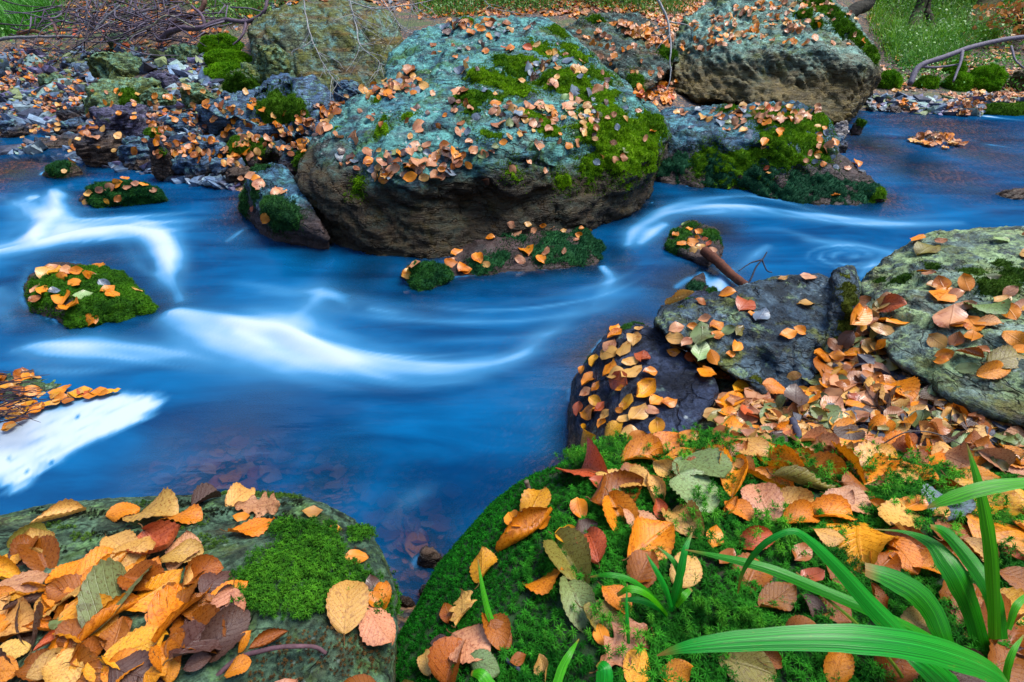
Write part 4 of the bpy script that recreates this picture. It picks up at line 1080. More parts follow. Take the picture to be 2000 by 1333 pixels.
def w_edge(pp, nn):                      # the steep stream side: short dense carpet
    u, v, z = to_px(pp)
    e = 900 + (u - 1040) * -.15
    band = 1100 + (v - 950) * -.55       # the carpet lies left of this line
    return np.clip((band + 60 - u) / 120, 0, 1) * ((nn[:, 2] > -.3) & (u > 650) & (v < 1450))
def w_top(pp, nn):
    u, v, z = to_px(pp)
    band = 1100 + (v - 950) * -.55
    g = fbm(pp * 7, 3)
    return np.clip((u - band + 30) / 120, 0, 1) * np.clip(.7 + 1.4 * g, .12, 1) * ((nn[:, 2] > -.1) & (v < 1500) & (u < 2700))
mb = MB()
moss_plants('O', mb, 130000, w_edge, .0050, SMALL, .3, (.002, .060, .003), (.016, .20, .008), hfac=1.3)
moss_plants('O', mb, 56000, w_top, .0085, STARS, .25, (.004, .075, .004), (.040, .27, .014), hfac=1.25, lift=.001)
moss_plants('O', mb, 110000, w_top, .0048, SMALL, .3, (.003, .055, .003), (.022, .18, .008), hfac=1.2)
# taller tufts toward the back of the mound
def w_back(pp, nn):
    u, v, z = to_px(pp)
    out = np.zeros(len(pp))
    for cu, cv, ru, rv in [(1640, 930, 220, 45), (1760, 960, 120, 50), (1380, 890, 90, 35), (1180, 900, 90, 30), (1900, 1020, 130, 50), (1960, 1110, 60, 50), (1420, 1230, 110, 70), (1370, 1020, 60, 60), (1180, 1250, 120, 60), (1500, 1050, 90, 50)]:
        out = np.maximum(out, 1 - ((u - cu) / ru) ** 2 - ((v - cv) / rv) ** 2)
    return np.clip(out, 0, 1) * .8
moss_plants('O', mb, 14000, w_back, .0095, STARS, .35, (.02, .15, .010), (.10, .40, .02), lift=.008, hfac=2.2)
mo = link('moss', mb.mesh('moss', M_STAR, smooth=False), ROCK['O']['o']); mo.location = -np.array(ROCK['O']['o0'])
mo['kind'] = 'stuff'

# near slab: cushion moss, dark green and feathery; thin brown moss beside it
def blobs_w(bl, nz=12, thr=.0):
    def f(pp, nn):
        u, v, z = to_px(pp); out = np.full(len(pp), -1.0)
        for cu, cv, ru, rv in bl:
            out = np.maximum(out, 1 - np.sqrt(((u - cu) / ru) ** 2 + ((v - cv) / rv) ** 2))
        return np.clip((out + .45 * fbm(pp * nz, 3) - thr) * 4, 0, 1)
    return f
mb = MB()
cush = [(560, 1120, 110, 60), (600, 1085, 80, 55), (680, 1145, 80, 45), (560, 1045, 45, 26), (590, 1180, 100, 45), (490, 1150, 50, 50), (725, 1180, 45, 50), (700, 1050, 24, 14), (625, 1040, 40, 22)]
moss_plants('Q', mb, 60000, blobs_w(cush), .0058, SMALL, .35, (.010, .065, .004), (.05, .20, .010), lift=.001, hfac=1.7)
moss_plants('Q', mb, 40000, blobs_w(cush, 12, .2), .0060, SMALL, .4, (.015, .085, .004), (.08, .27, .012), lift=.003, hfac=1.8)
moss_plants('Q', mb, 40000, blobs_w([(360, 1020, 60, 22), (390, 1060, 70, 20), (120, 1030, 40, 14), (480, 968, 80, 8), (560, 972, 60, 8), (700, 1045, 30, 16), (160, 1050, 40, 12), (300, 990, 50, 12), (430, 1190, 40, 50)], 25, .2), .004, SMALL, .4, (.02, .06, .008), (.10, .2, .02), hfac=1.4)
o = link('moss', mb.mesh('moss', M_STAR, smooth=False), ROCK['Q']['o']); o.location = -np.array(ROCK['Q']['o0'])
mb = MB()
moss_plants('Q', mb, 34000, blobs_w([(610, 1265, 130, 45), (690, 1280, 80, 45), (540, 1310, 80, 40)], 14), .0030, SMALL, .5, (.05, .024, .008), (.17, .085, .022), hfac=1.6)
moss_plants('Q', mb, 16000, blobs_w([(690, 1090, 40, 25), (640, 1040, 50, 14)], 14, .1), .003, SMALL, .5, (.06, .028, .012), (.15, .07, .03), hfac=1.4)
o = link('brown_moss', mb.mesh('brown_moss', M_STAR, smooth=False), ROCK['Q']['o']); o.location = -np.array(ROCK['Q']['o0'])
mb = MB()
moss_plants('Q', mb, 60000, blobs_w([(180, 1005, 90, 10), (95, 1000, 60, 8), (255, 1045, 40, 12), (110, 1075, 36, 12), (340, 985, 90, 8), (215, 1045, 50, 10), (420, 1000, 70, 12), (540, 1010, 60, 14), (570, 985, 40, 8)], 30, .25), .0035, SMALL, .5, (.006, .010, .006), (.02, .028, .012), hfac=1.0)
o = link('black_moss', mb.mesh('black_moss', M_STAR, smooth=False), ROCK['Q']['o']); o.location = -np.array(ROCK['Q']['o0'])

# ------------------------------------------------------------------ leaves
def leaf_shape(kind, rs, nu=7, nv=15, curl=0.0, roll=0.0, fold=0.0, twist=0.0):
    t = np.linspace(0, 1, nv); s = np.linspace(-1, 1, nu)
    if kind == 'oak':
        w = .30 * np.sin(math.pi * np.clip(t, 0, 1) ** .8) ** .7 * (1 + .34 * np.sin(t * math.pi * 8.0 + .6)) * (.45 + .75 * t)
        ser = 0
    elif kind == 'hazel':
        w = .44 * np.sin(math.pi * t ** .72) ** .62
        ser = .04
    else:
        w = .335 * np.sin(math.pi * t ** .86) ** .72 * rs.uniform(.9, 1.12)
        ser = .035
    w = np.maximum(w, .006)
    ph = rs.rand(4) * 6.28
    S, T = np.meshgrid(s, t)
    Wd = w[:, None] * (1 + ser * np.sign(S) * 0 + ser * np.sin(T * 2 * math.pi * 11 + ph[0]) * np.abs(S) ** 3)
    x = T - .5 + .06 * np.abs(S) * np.sin(math.pi * T)          # veins slant forward
    y = S * Wd
    y = y + .03 * np.sin(T * 3 + ph[1])
    a = np.abs(S)
    z = .017 * np.sin(2 * math.pi * (T * 9 - a * 2.2)) * a * np.sin(math.pi * T) ** .5
    z = z + fold * a * Wd + .06 * np.sin(T * 7 + ph[1]) * S * a + .05 * np.sin(T * 5 + ph[2]) * a ** 2 * rs.uniform(.3, 1.3)
    if roll:
        ang = S * roll * 1.6; rr = Wd / (abs(roll) * 1.6 + 1e-6)
        y, z = rr * np.sin(ang), z + rr * (1 - np.cos(ang)) * np.sign(roll)
    if twist:
        an = (T - .5) * twist; y, z = y * np.cos(an) - z * np.sin(an), y * np.sin(an) + z * np.cos(an)
    if curl:
        k = curl; an = (T - .5) * k; rad = 1 / k
        x, z = np.sin(an) * (rad - z) + (x - (T - .5)), rad - np.cos(an) * (rad - z)
    z = z - z.mean() * .6
    V = np.stack([x, y, z], 2).reshape(-1, 3)
    UV = np.stack([S * .5 + .5, T], 2).reshape(-1, 2)
    i, j = np.meshgrid(np.arange(nv - 1), np.arange(nu - 1), indexing='ij')
    F = np.stack([i * nu + j, (i + 1) * nu + j, (i + 1) * nu + j + 1, i * nu + j + 1], 2).reshape(-1, 4)[:, ::-1]
    return V, F, UV

FORMS = {'flat': [], 'curled': [], 'rolled': [], 'folded': [], 'oak': [], 'hazel': []}
_r3 = np.random.RandomState(21)
def _mk(form, kind, **k):
    V, F, UV = leaf_shape(kind, _r3, 13, 37 if kind != 'oak' else 49, **k)
    me = make_mesh('beech_leaf' if kind == 'beech' else kind + '_leaf', V, F, M_LEAF, True, None, UV)
    n = 37 if kind != 'oak' else 49
    mid = V.reshape(n, 13, 3)[:, 6]
    d = mid[0] - mid[2]; d /= np.linalg.norm(d) + 1e-9
    ln = _r3.uniform(.10, .2)
    path = np.array([mid[1], mid[0], mid[0] + d * ln * .5 + [0, _r3.uniform(-.02, .02), _r3.uniform(0, .03)], mid[0] + d * ln + [0, _r3.uniform(-.05, .05), _r3.uniform(0, .08)]])
    sv, sf = tube(spline(path, 7), np.linspace(.011, .009, 7), 5)
    sm = make_mesh('stalk', sv, sf, M_TWIG, True, np.array([.16, .075, .02]))
    FORMS[form].append((me, sm))
for q in range(9): _mk('flat', 'beech', fold=_r3.uniform(-.2, .45), curl=_r3.choice([-1, 1]) * _r3.uniform(.2, 1.1), twist=_r3.uniform(-.8, .8))
for q in range(6): _mk('curled', 'beech', fold=_r3.uniform(.0, .5), curl=_r3.choice([-1, 1]) * _r3.uniform(.9, 1.7), twist=_r3.uniform(-.8, .8), roll=_r3.uniform(.3, .7))
for q in range(4): _mk('rolled', 'beech', curl=_r3.uniform(-.7, .7) or .1, roll=_r3.uniform(1.1, 1.7), twist=_r3.uniform(-.5, .5))
for q in range(4): _mk('folded', 'beech', fold=_r3.uniform(.9, 1.5), curl=_r3.uniform(-1.0, -.3), twist=_r3.uniform(-.4, .4))
for q in range(3): _mk('oak', 'oak', fold=_r3.uniform(-.1, .3), curl=_r3.uniform(.2, .8))
for q in range(3): _mk('hazel', 'hazel', fold=_r3.uniform(.0, .2), curl=_r3.uniform(-.5, .5) or .2)

PAL = {'o': ('orange', (.58, .175, .004)), 'g': ('golden', (.57, .24, .008)), 't': ('tan', (.50, .25, .06)), 'p': ('pinkish', (.46, .195, .09)),
       'r': ('reddish', (.40, .072, .018)), 'b': ('chestnut brown', (.26, .07, .004)), 'd': ('dark brown', (.075, .036, .024)), 'l': ('olive', (.19, .15, .025)),
       's': ('grey-green', (.14, .175, .06)), 'w': ('pale green', (.21, .30, .11)), 'y': ('bluish grey', (.115, .15, .20))}
FW = {'f': 'flat', 'c': 'curled', 'r': 'rolled', 'v': 'folded', 'k': 'oak', 'h': 'hazel'}
FLOAT = True
LEAVES = []          # dict(p, n, dir, L, col, form, host, px)
def put(u, v, px, ang=None, col='o', form=None, lift=None, face=.35, tilt=.34, lmax=.115, kinds=None, zone=None):
    h = hit(u, v)
    if h is None: return
    p, n, key = h
    if FLOAT and p[2] < -.012: p, n, key = W(u, v, .008), np.array([0, 0, 1.0]), 'water'; lift = .004; tilt = .08
    z = depth(p)
    if key == 'O' and px > 50: px *= 1.14; lmax = .13
    if n @ ray(u, v) > 0: n = -n
    view = -ray(u, v); view = view / np.linalg.norm(view)
    up = np.array([0, 0, 1.0])
    nn = n * (1 - face) + view * face * .6 + up * face * .4
    nn = nn + R.normal(size=3) * tilt * .5; nn /= np.linalg.norm(nn)
    a = math.radians(ang if ang is not None else R.uniform(0, 360))
    du, dv = math.cos(a) * px * .5, -math.sin(a) * px * .5
    def onpl(uu, vv):
        d = ray(uu, vv); k = d @ nn
        if abs(k) < .12: k = -.12
        t = ((p - CAMP) @ nn) / k
        return CAMP + d * t
    e = onpl(u + du, v + dv) - onpl(u - du, v - dv)
    L = np.linalg.norm(e); e = e / (L + 1e-9)
    L = min(L, px * z / FPX * 1.7, lmax)
    e = e - nn * (e @ nn); e /= np.linalg.norm(e)
    lift = ((.014 if key == 'O' else .08 * L) if lift is None else lift)
    LEAVES.append(dict(p=p + n * .004 + nn * lift, n=nn, d=e, L=L, c=col, f=form or R.choice(['f', 'f', 'f', 'c', 'c', 'v', 'r']), host=key, px=px, z=z, zone=zone))
def many(s, **k):
    for it in s.split(';'):
        q = it.split()
        if len(q) < 3: continue
        put(float(q[0]), float(q[1]), float(q[2]), float(q[3]) if len(q) > 3 and q[3] != '-' else None, q[4] if len(q) > 4 else 'o', q[5] if len(q) > 5 else None, **k)

# a random bed of litter under and between them
def inpoly(u, v, poly):
    c = False; n = len(poly)
    for i in range(n):
        (x1, y1), (x2, y2) = poly[i], poly[(i + 1) % n]
        if (y1 > v) != (y2 > v) and u < (x2 - x1) * (v - y1) / (y2 - y1) + x1: c = not c
    return c
def region(poly, n, L, cols, lift=.004, face=.15, tilt=.3, only=None, clump=None, zone=None, forms=None):
    us = [p[0] for p in poly]; vs = [p[1] for p in poly]; k = 0; tries = 0
    while k < n and tries < n * 30:
        tries += 1
        u, v = R.uniform(min(us), max(us)), R.uniform(min(vs), max(vs))
        if not inpoly(u, v, poly): continue
        h = hit(u, v)
        if h is None or (only and h[2] not in only): continue
        if h[1][2] < .15: continue
        if clump and pnoise(np.array([[u / clump, v / clump * 1.4, .5 + n]]))[0] < R.uniform(-.15, .5): continue
        z = depth(h[0]); l = L * R.uniform(.6, 1.2)
        put(u, v, l * FPX / z, None, cols[R.randint(len(cols))], R.choice(forms) if forms else None, lift=lift + R.uniform(0, .4) * l * .5, face=face, tilt=tilt, lmax=.09, zone=zone)
        k += 1

Z_HEAP = 'in the leaf heap on the near left slab'
# near left slab
many('114 1015 118 15 t r;60 1055 95 25 l c;242 1006 72 15 o f;305 1010 78 -12 t f;352 1020 95 2 o f;403 982 66 20 d v;466 976 62 35 t f;508 994 88 8 p k;473 1014 36 0 o f;494 1040 98 15 o f;609 1006 46 0 t r;651 1040 32 -8 o f;694 1094 48 -5 o f')
many('25 1104 75 10 g f;80 1100 72 120 b v;46 1157 125 12 p f;130 1136 92 35 o f;196 1112 112 35 o f;263 1092 96 50 t f;318 1078 80 -35 r c;357 1094 92 10 t f;196 1143 74 30 o c;150 1166 62 50 o f;158 1199 104 28 o k;228 1181 165 48 s v;308 1167 145 32 g f;226 1222 152 35 o r;371 1143 84 70 t r;406 1125 84 20 b c;420 1153 74 40 d f;448 1172 92 25 o f;357 1209 142 45 o c;280 1270 125 18 g f;400 1246 165 45 d f;446 1238 130 50 d c;46 1197 92 12 d r;32 1234 92 -5 t c;98 1204 54 25 o f;116 1237 44 60 s f;102 1266 76 30 r r;147 1251 66 90 b f;196 1274 96 30 b c;32 1283 80 20 t f;95 1304 104 32 t f;175 1306 60 40 g f;256 1316 80 10 o f;333 1312 56 90 o f;494 1257 54 60 o f;470 1318 64 30 o f;525 1262 84 25 b r;20 1320 70 10 o f;10 1180 70 20 o c;60 1080 60 70 b c;300 1320 70 -20 o f;345 1270 60 60 b c;240 1250 80 70 b f;130 1190 60 0 t f;8 1250 70 40 o f;200 1310 50 120 g c;390 1300 60 20 d f', zone=Z_HEAP, lift=.012)
region([(-20, 1080), (240, 1060), (400, 1090), (470, 1180), (440, 1333), (-20, 1333)], 44, .058, 'ootgbbdtp', lift=.002, face=.25, zone=Z_HEAP)
many('676 1195 108 80 t f;731 1236 95 -60 p f;724 1153 48 100 d c;746 1172 68 82 o c;722 1180 40 -20 o f', lift=.014)
# mossy mound
many('1048 996 68 62 g f;1013 1024 38 -55 o c;1032 1048 120 38 o r;1065 1031 42 20 o c;950 1116 64 85 g f;1114 1060 48 -50 g f;1137 1052 52 20 d c;1161 1080 58 105 r f;1116 1104 104 -52 l v;1074 1151 72 18 o f;1130 1188 104 -68 s c;1179 1216 86 -20 l f;1198 1183 68 -50 o f;1268 1069 98 35 o f;1256 1118 74 60 b f;1249 1027 72 -28 p f;1200 978 130 22 b c;1210 1017 92 -62 o v;1135 1003 46 -80 o r;1154 926 64 0 r c;1252 904 78 0 o c;1273 971 68 -75 t r;1238 953 66 -10 t f;1291 880 72 30 o f;914 1209 68 80 t k;883 1209 44 100 b c;967 1248 64 -70 b c;979 1243 58 -60 b f;923 1272 80 -35 p f;895 1302 92 65 b v;843 1307 50 100 t f;1070 1312 60 100 t c;1207 1262 110 45 p k;1180 1246 48 105 o c;1238 1312 70 70 g f;948 1311 60 -20 s f;1331 1325 60 10 o f;1331 1122 62 60 t f;1016 1300 36 20 b c;870 1262 34 10 d c')
many('1412 888 80 10 b f;1465 884 70 -30 t f;1433 943 74 85 o r;1491 992 74 110 p f;1342 1027 76 -40 t c;1496 950 100 -25 o r;1570 959 116 -14 l r;1528 926 112 -25 o r;1552 912 84 -18 o r;1668 964 62 -20 b f;1654 992 86 -25 p f;1622 1016 88 0 o c;1685 1072 108 -80 g f;1759 1030 112 8 t f;1762 1069 92 -15 b c;1759 1097 84 -50 o f;1846 1006 68 50 y f;1930 989 150 -25 g f;1867 1062 74 15 b f;1881 1197 160 -62 b f;1965 1199 115 -20 g f;1850 899 104 -15 p f;1758 885 84 15 o f;1972 905 54 -5 o f;1465 1136 68 70 b f;1514 1181 74 30 b f;1629 1199 78 -40 b f;1633 1139 78 -35 b f;1573 1192 56 -60 d c;1475 1062 66 20 r c;1458 1305 106 -20 l f;1633 1311 66 70 o c;1860 1316 104 10 d c;1965 1262 96 60 b c;1976 1097 50 -40 r c;1395 1060 46 80 o c;1995 1050 60 -20 o f;1905 1010 60 60 g f;1560 1020 60 10 o c;1420 1100 40 50 b f;1740 1300 70 40 b c;1945 1310 70 20 b f;1820 1290 60 -60 b c;1310 930 60 -30 t c;1330 905 60 20 o f;1225 935 50 60 b f;1290 1010 50 -70 r c;1265 1150 44 20 b c;1390 905 54 -15 o c;1335 955 50 10 t f;1170 955 44 -20 r c;1420 1000 50 60 o r;1590 1140 50 20 r c;1780 1000 50 30 o f;1720 1000 56 -30 o c;1700 950 50 10 b c')
many('1540 985 80 10 t f;1600 930 90 -15 o c;1630 990 60 30 p f;1715 930 80 20 t f;1790 940 70 -30 o f;1830 960 60 10 b c;1440 1010 60 -40 o f;1720 1120 60 40 b f;1800 1120 70 -10 o c;1850 1100 60 60 b f;1900 1080 70 -40 t c;1950 1060 80 20 o f;1980 1150 90 -30 b f;1930 1240 80 60 b c;1990 1300 80 -20 d c;1780 1230 60 30 t f;1700 1180 60 -60 b c;1560 1240 60 20 b f;1500 1290 60 -30 b c;1190 945 60 -20 t f;1350 930 70 10 b f;1440 930 60 -50 t c;1610 1060 60 -20 t f;1560 1090 44 50 b f;1900 940 90 -10 o f;1990 1000 80 30 g f;1820 1010 60 -40 t f')
many('1353 985 90 -45 w h;1378 940 78 -30 s h', lift=.025, tilt=.1)
# smooth dark slab
many('1200 645 22 45 o r;1203 657 36 32 o r;1193 680 34 60 p f;1247 646 19 10 t f;1238 666 26 80 t f;1221 687 32 62 t f;1254 703 28 70 r f;1191 694 32 -20 t f;1230 710 34 10 t f;1194 722 42 58 o f;1205 733 36 15 t f;1235 732 44 28 t f;1268 731 30 0 o f;1212 748 38 -15 r f;1214 764 20 20 o f;1163 708 27 75 g c;1153 745 40 45 o f;1167 759 28 50 o r;1147 769 28 30 p f;1165 785 28 -30 g f;1133 801 32 80 r f;1154 806 28 10 o f;1175 799 30 40 r f;1186 813 28 48 t f;1228 789 40 60 g f;1261 766 58 42 g c;1280 787 28 30 o c;1305 790 34 10 o f;1247 811 48 45 t f;1273 806 32 -20 p f;1221 822 28 20 t f;1149 853 54 10 g f;1200 846 58 48 g f;1231 848 38 0 t f;1287 839 36 -80 g f;1214 804 17 0 o f;1178 830 26 60 o f;1140 725 20 70 o f', lift=.006, face=.15, tilt=.14)
many('1245 858 44 20 o f;1300 868 50 10 b c;1265 880 40 -10 t c;1340 868 44 30 o c;1190 872 40 30 d c')
# dark wedge rock and shoulder
many('1577 545 34 -10 p f;1529 549 22 20 t f;1452 599 32 42 r f;1463 615 14 0 o f;1486 620 34 50 y f;1573 598 36 0 t r;1538 657 38 10 o f;1559 647 28 -30 o f;1379 626 28 10 p f;1396 641 28 15 o f;1402 657 28 -15 o f;1423 647 32 25 s f;1440 648 24 50 l f;1423 696 20 0 o f;1435 680 20 60 o f;1372 657 44 -82 s f;1367 689 44 75 w f;1393 699 34 -70 o f;1384 713 44 20 g f;1321 645 34 15 p f;1321 662 38 0 t c;1319 678 34 20 t f;1317 692 28 -10 o f;1344 701 24 0 r c;1422 577 38 10 o r;1366 594 28 -30 b c;1331 587 62 25 t r;1431 745 38 -25 r f;1415 734 38 40 o r;1380 735 32 -40 o c;1400 720 30 10 b f;1360 712 28 -20 o f;1341 672 26 40 p f;1352 640 24 0 o f', lift=.006, face=.2, tilt=.16)
# long pale ridge rock
many('1792 471 27 30 o f;1808 491 44 25 l c;1839 475 28 0 p f;1811 527 48 -5 o f;1815 538 28 10 p f;1951 473 32 0 w f;1841 559 36 110 o c;1886 555 38 -65 o c;1843 582 42 40 o f;1867 580 42 20 p f;1969 571 36 30 p f;1941 545 34 0 s f;1885 601 48 10 p f;1927 605 84 -10 s f;1857 627 46 -95 p f;1930 636 62 0 t f;1980 661 54 -30 o f;1972 612 44 -50 o c;1871 668 38 60 b f;1899 664 26 85 o f;1836 671 44 -30 t f;1846 694 42 10 o f;1841 708 32 0 o f;1892 696 58 -15 b r;1962 703 74 10 l f;1892 722 48 10 s f;1937 727 68 10 o f;1745 631 38 10 o r;1692 675 28 20 r f;1820 560 30 10 t f;1905 640 40 -40 o f;1955 590 36 20 t f;1990 690 40 20 o f;1915 690 36 -20 b f;1870 640 36 10 o f;1995 605 40 60 p f', lift=.006, face=.2, tilt=.16)
Z_VAL = 'in the leaf litter below the wedge rock'
many('1755 769 80 -45 o f;1720 790 60 20 o f;1692 787 48 -40 p f;1619 762 48 -20 o f;1510 766 54 -15 o f;1477 783 42 70 p f;1391 817 46 5 t f;1517 815 64 -25 t f;1591 822 56 -10 l c;1647 845 58 -5 o f;1706 713 50 -10 s f;1808 783 48 60 s c;1843 796 36 -10 o f;1892 801 48 120 b v;1908 853 58 -15 t f;1794 750 32 -40 w f;1734 839 44 35 l r;1643 753 38 -10 s f;1762 881 58 -40 o f;1500 852 48 30 b f;1874 874 48 60 w f;1650 734 42 10 p f;1600 700 40 0 o f;1690 640 44 -10 p f;1735 590 40 10 p f;1745 600 60 0 r f;1690 590 34 10 b c;1720 650 50 -10 t c;1670 620 44 50 o f;1660 700 40 20 o c;1710 690 40 -30 t f;1740 720 46 -10 l f;1560 775 44 20 g c;1580 790 40 40 o f;1540 800 40 -30 p f;1450 770 40 20 g f;1430 795 44 60 o f;1420 820 46 -20 o f;1465 815 40 30 r f;1440 840 40 0 t f;1620 800 46 30 p f;1670 790 40 -40 r f;1560 850 50 20 t f;1600 865 56 -20 o f;1690 870 54 20 p f;1820 840 46 -20 b f;1870 830 44 10 d r;1955 870 50 -10 s f;1985 905 40 30 o f;1790 815 40 30 t f;1730 750 40 -20 o f;1700 750 36 60 b f;1555 735 30 10 t f;1630 680 36 -40 b f;1410 855 44 10 b f;1460 860 40 -20 p f', zone=Z_VAL, lift=.014, face=.3)
region([(1410, 780), (1560, 770), (1680, 600), (1760, 600), (1720, 720), (1800, 770), (1900, 810), (2000, 850), (2000, 930), (1850, 905), (1560, 880), (1400, 870)], 260, .055, 'otttppgbbdlsdtpo', lift=.003, zone=Z_VAL)
region([(1400, 850), (1560, 860), (1720, 885), (1850, 905), (1700, 930), (1450, 900)], 30, .06, 'oottgbp', zone=Z_VAL)
# drowned leaves and pebbles on the bed, gravel of the shores
mb = MB(); PV, PF = [], []
bmx = bmesh.new(); bmesh.ops.create_icosphere(bmx, subdivisions=1, radius=1)
bmx.verts.ensure_lookup_table(); ICO = np.array([v.co[:] for v in bmx.verts]); ICF = np.array([[v.index for v in f.verts] for f in bmx.faces], np.int32); bmx.free()
def gravel(poly, n, s0, s1, cols, only=None):
    us = [p[0] for p in poly]; vs = [p[1] for p in poly]; k = 0; tr = 0
    while k < n and tr < n * 20:
        tr += 1
        u, v = R.uniform(min(us), max(us)), R.uniform(min(vs), max(vs))
        if not inpoly(u, v, poly): continue
        h = hit(u, v)
        if h is None or h[2] != 'ground': continue
        s = R.uniform(s0, s1) * (.6 + R.rand() ** 2)
        d = ICO * (1 + .6 * pnoise(ICO * 1.3 + R.rand() * 99)[:, None] + R.uniform(-.18, .18, (len(ICO), 1)))
        d = np.clip(d, [-.8, -.75, -.6], [.85, .7, .62]) * s * np.array([1.15, R.uniform(.6, 1), R.uniform(.3, .75)])
        tl = R.normal(size=2) * .3; d[:, 2] += d[:, 0] * tl[0] + d[:, 1] * tl[1]
        a = R.rand() * 6.28; c, s_ = math.cos(a), math.sin(a)
        d = np.c_[d[:, 0] * c - d[:, 1] * s_, d[:, 0] * s_ + d[:, 1] * c, d[:, 2]]
        mb.add(d + h[0] + [0, 0, s * .12], ICF, np.array(cols[R.randint(len(cols))]) * R.uniform(.7, 1.2)); k += 1
GC = [(.10, .16, .25), (.18, .27, .38), (.06, .08, .14), (.25, .38, .34), (.17, .15, .28), (.25, .31, .13), (.05, .06, .10), (.28, .38, .42)]
gravel([(-80, 100), (420, 90), (620, 200), (620, 330), (440, 360), (300, 340), (150, 310), (-80, 300)], 1300, .018, .05, GC)
gravel([(-80, 110), (420, 100), (600, 220), (440, 350), (300, 330), (-80, 295)], 170, .06, .11, GC)
gravel([(-80, 230), (300, 240), (480, 300), (460, 370), (300, 350), (150, 318), (-80, 300)], 420, .025, .06, GC[:3] + GC[4:5] + GC[6:])
gravel([(1690, 190), (2030, 195), (2030, 238), (1690, 218)], 320, .03, .07, GC)
gravel([(1400, 770), (1560, 770), (1700, 640), (1740, 720), (1900, 810), (2000, 860), (2000, 930), (1560, 890)], 120, .012, .03, [(.03, .035, .055), (.05, .055, .075), (.08, .08, .1)])
tag(link('gravel', mb.mesh('gravel', M_PEBBLE, smooth=False)), 'grey and blue gravel of the stream banks', 'gravel', kind='stuff')
HOSTS.append(('gravel', np.concatenate(mb.V), [np.concatenate(mb.T)], 'the gravel'))
BVH, OWN = build_bvh()
# ------------------------------------------------------------------ leaves farther off
many('898 185 14 20 d;820 250 34 30 p f;695 270 24 10 p f;968 205 24 0 o f;893 183 26 40 p f;808 290 26 60 p f;835 285 22 30 p f;915 260 20 80 y f;900 262 22 100 p f;860 300 22 40 t f;770 330 30 20 p f;745 320 26 -30 p f;720 318 24 20 o f;800 345 30 10 o f;760 345 24 0 p f;735 345 22 10 t f;850 310 30 70 o f;820 318 34 60 p f;845 322 30 20 p f;790 300 24 60 y f;770 300 22 30 s f;692 318 20 0 y f;660 270 22 0 p f;1040 155 40 40 d v;1030 135 24 60 y f;1060 130 30 20 d c;1110 120 26 20 y f;1135 122 22 -10 p f;1165 178 28 30 p f;1180 170 16 60 p f;1075 160 20 30 p f;1072 235 22 -30 b v;1110 210 30 30 p f;1105 195 26 60 w f;1120 180 22 0 y f;1000 215 24 30 t f;1035 213 24 10 p f;1020 225 22 40 t f;975 245 24 60 p f;930 230 22 20 y f;905 180 20 50 b c;990 95 24 0 r f;1030 95 22 -20 r f;1048 90 18 40 t f;1072 105 16 -10 g f;972 80 24 0 d f;880 45 20 20 t f;905 50 24 10 p f;940 60 20 -10 o f;960 48 24 20 b f;990 48 22 0 b f;870 55 24 -20 y f;1000 330 20 -50 p f;945 300 20 -60 p f;915 280 16 20 p f;1030 318 18 -50 p f;1200 313 14 0 p f;1140 262 16 70 t f;1070 255 16 40 p f;1090 275 14 60 p f;790 160 26 40 p f;800 140 24 60 b c;770 170 24 20 p f;730 165 16 30 o f;740 178 22 20 b f;830 170 24 -20 t f;815 180 22 40 y f;910 135 24 10 t f;900 140 20 -30 y f;1115 225 20 -20 p f;950 350 16 20 d f;868 290 24 30 b f', lift=.006, face=.1, tilt=.3)
many('1010 458 24 40 p f;1028 490 26 -70 o f;958 466 20 0 o f;935 505 24 -70 o f;892 495 26 20 o f;1015 508 26 -20 p f;1068 493 18 70 p f;1057 508 22 -60 o f;905 525 24 30 o f;910 530 26 0 o f;952 518 18 0 t f;800 535 34 20 g f;810 520 24 60 p f;880 515 26 30 b f;1100 452 14 10 t f;1080 448 14 20 p f;1110 460 18 20 t f;1130 460 16 -20 o f;1060 440 14 0 o f;1040 450 16 30 p f;1125 470 14 0 p f;1103 492 14 80 p f;1000 440 18 -20 p f;1150 450 14 -20 g f;1030 440 18 -20 t f;1135 448 12 10 o f', lift=.004, face=.15)
many('146 555 24 -20 o f;125 585 28 70 o f;143 598 30 10 o f;178 622 32 -50 o f;162 580 46 5 w h;105 525 34 0 p f;130 530 30 10 p f;90 535 34 60 t k;108 532 30 40 g k;175 540 36 -20 o r;205 555 28 -40 y f;210 568 34 20 o f;220 578 20 -70 o f;72 565 26 50 p f;70 585 28 20 b f;105 570 26 10 y f;118 600 16 0 o f;150 530 30 5 o f;120 545 28 10 o f;195 520 26 5 o r;265 568 24 -20 t f;85 570 20 60 o f', lift=.004, face=.25)
many('175 378 16 0 t f;172 398 20 -60 t f;210 393 16 -40 g f;230 388 18 40 b f;245 350 20 0 o f;230 358 22 10 o f;265 360 20 0 p f;215 366 22 20 p f;280 362 20 -10 o f;300 372 16 20 p f;195 370 18 30 p f;250 366 20 10 p f;145 318 20 0 o c;125 335 12 40 t f', lift=.004, face=.25)
many('490 345 26 20 p f;505 362 24 60 p f;540 380 26 30 p f;518 425 20 60 o f;495 410 18 70 r f;550 375 22 -30 p f;500 350 20 10 o f;470 348 14 0 p f', lift=.004, face=.25)
many('1318 460 14 30 o f;1345 450 16 0 o f;1365 455 18 -30 o f;1375 470 18 10 r f;1350 475 26 10 o f;1370 485 24 -10 t f;1390 490 20 0 p f;1330 478 20 20 o f;1340 440 16 40 w f;1385 478 16 60 r f;1360 468 16 0 o f;1355 490 20 30 t f', lift=.004, face=.3)
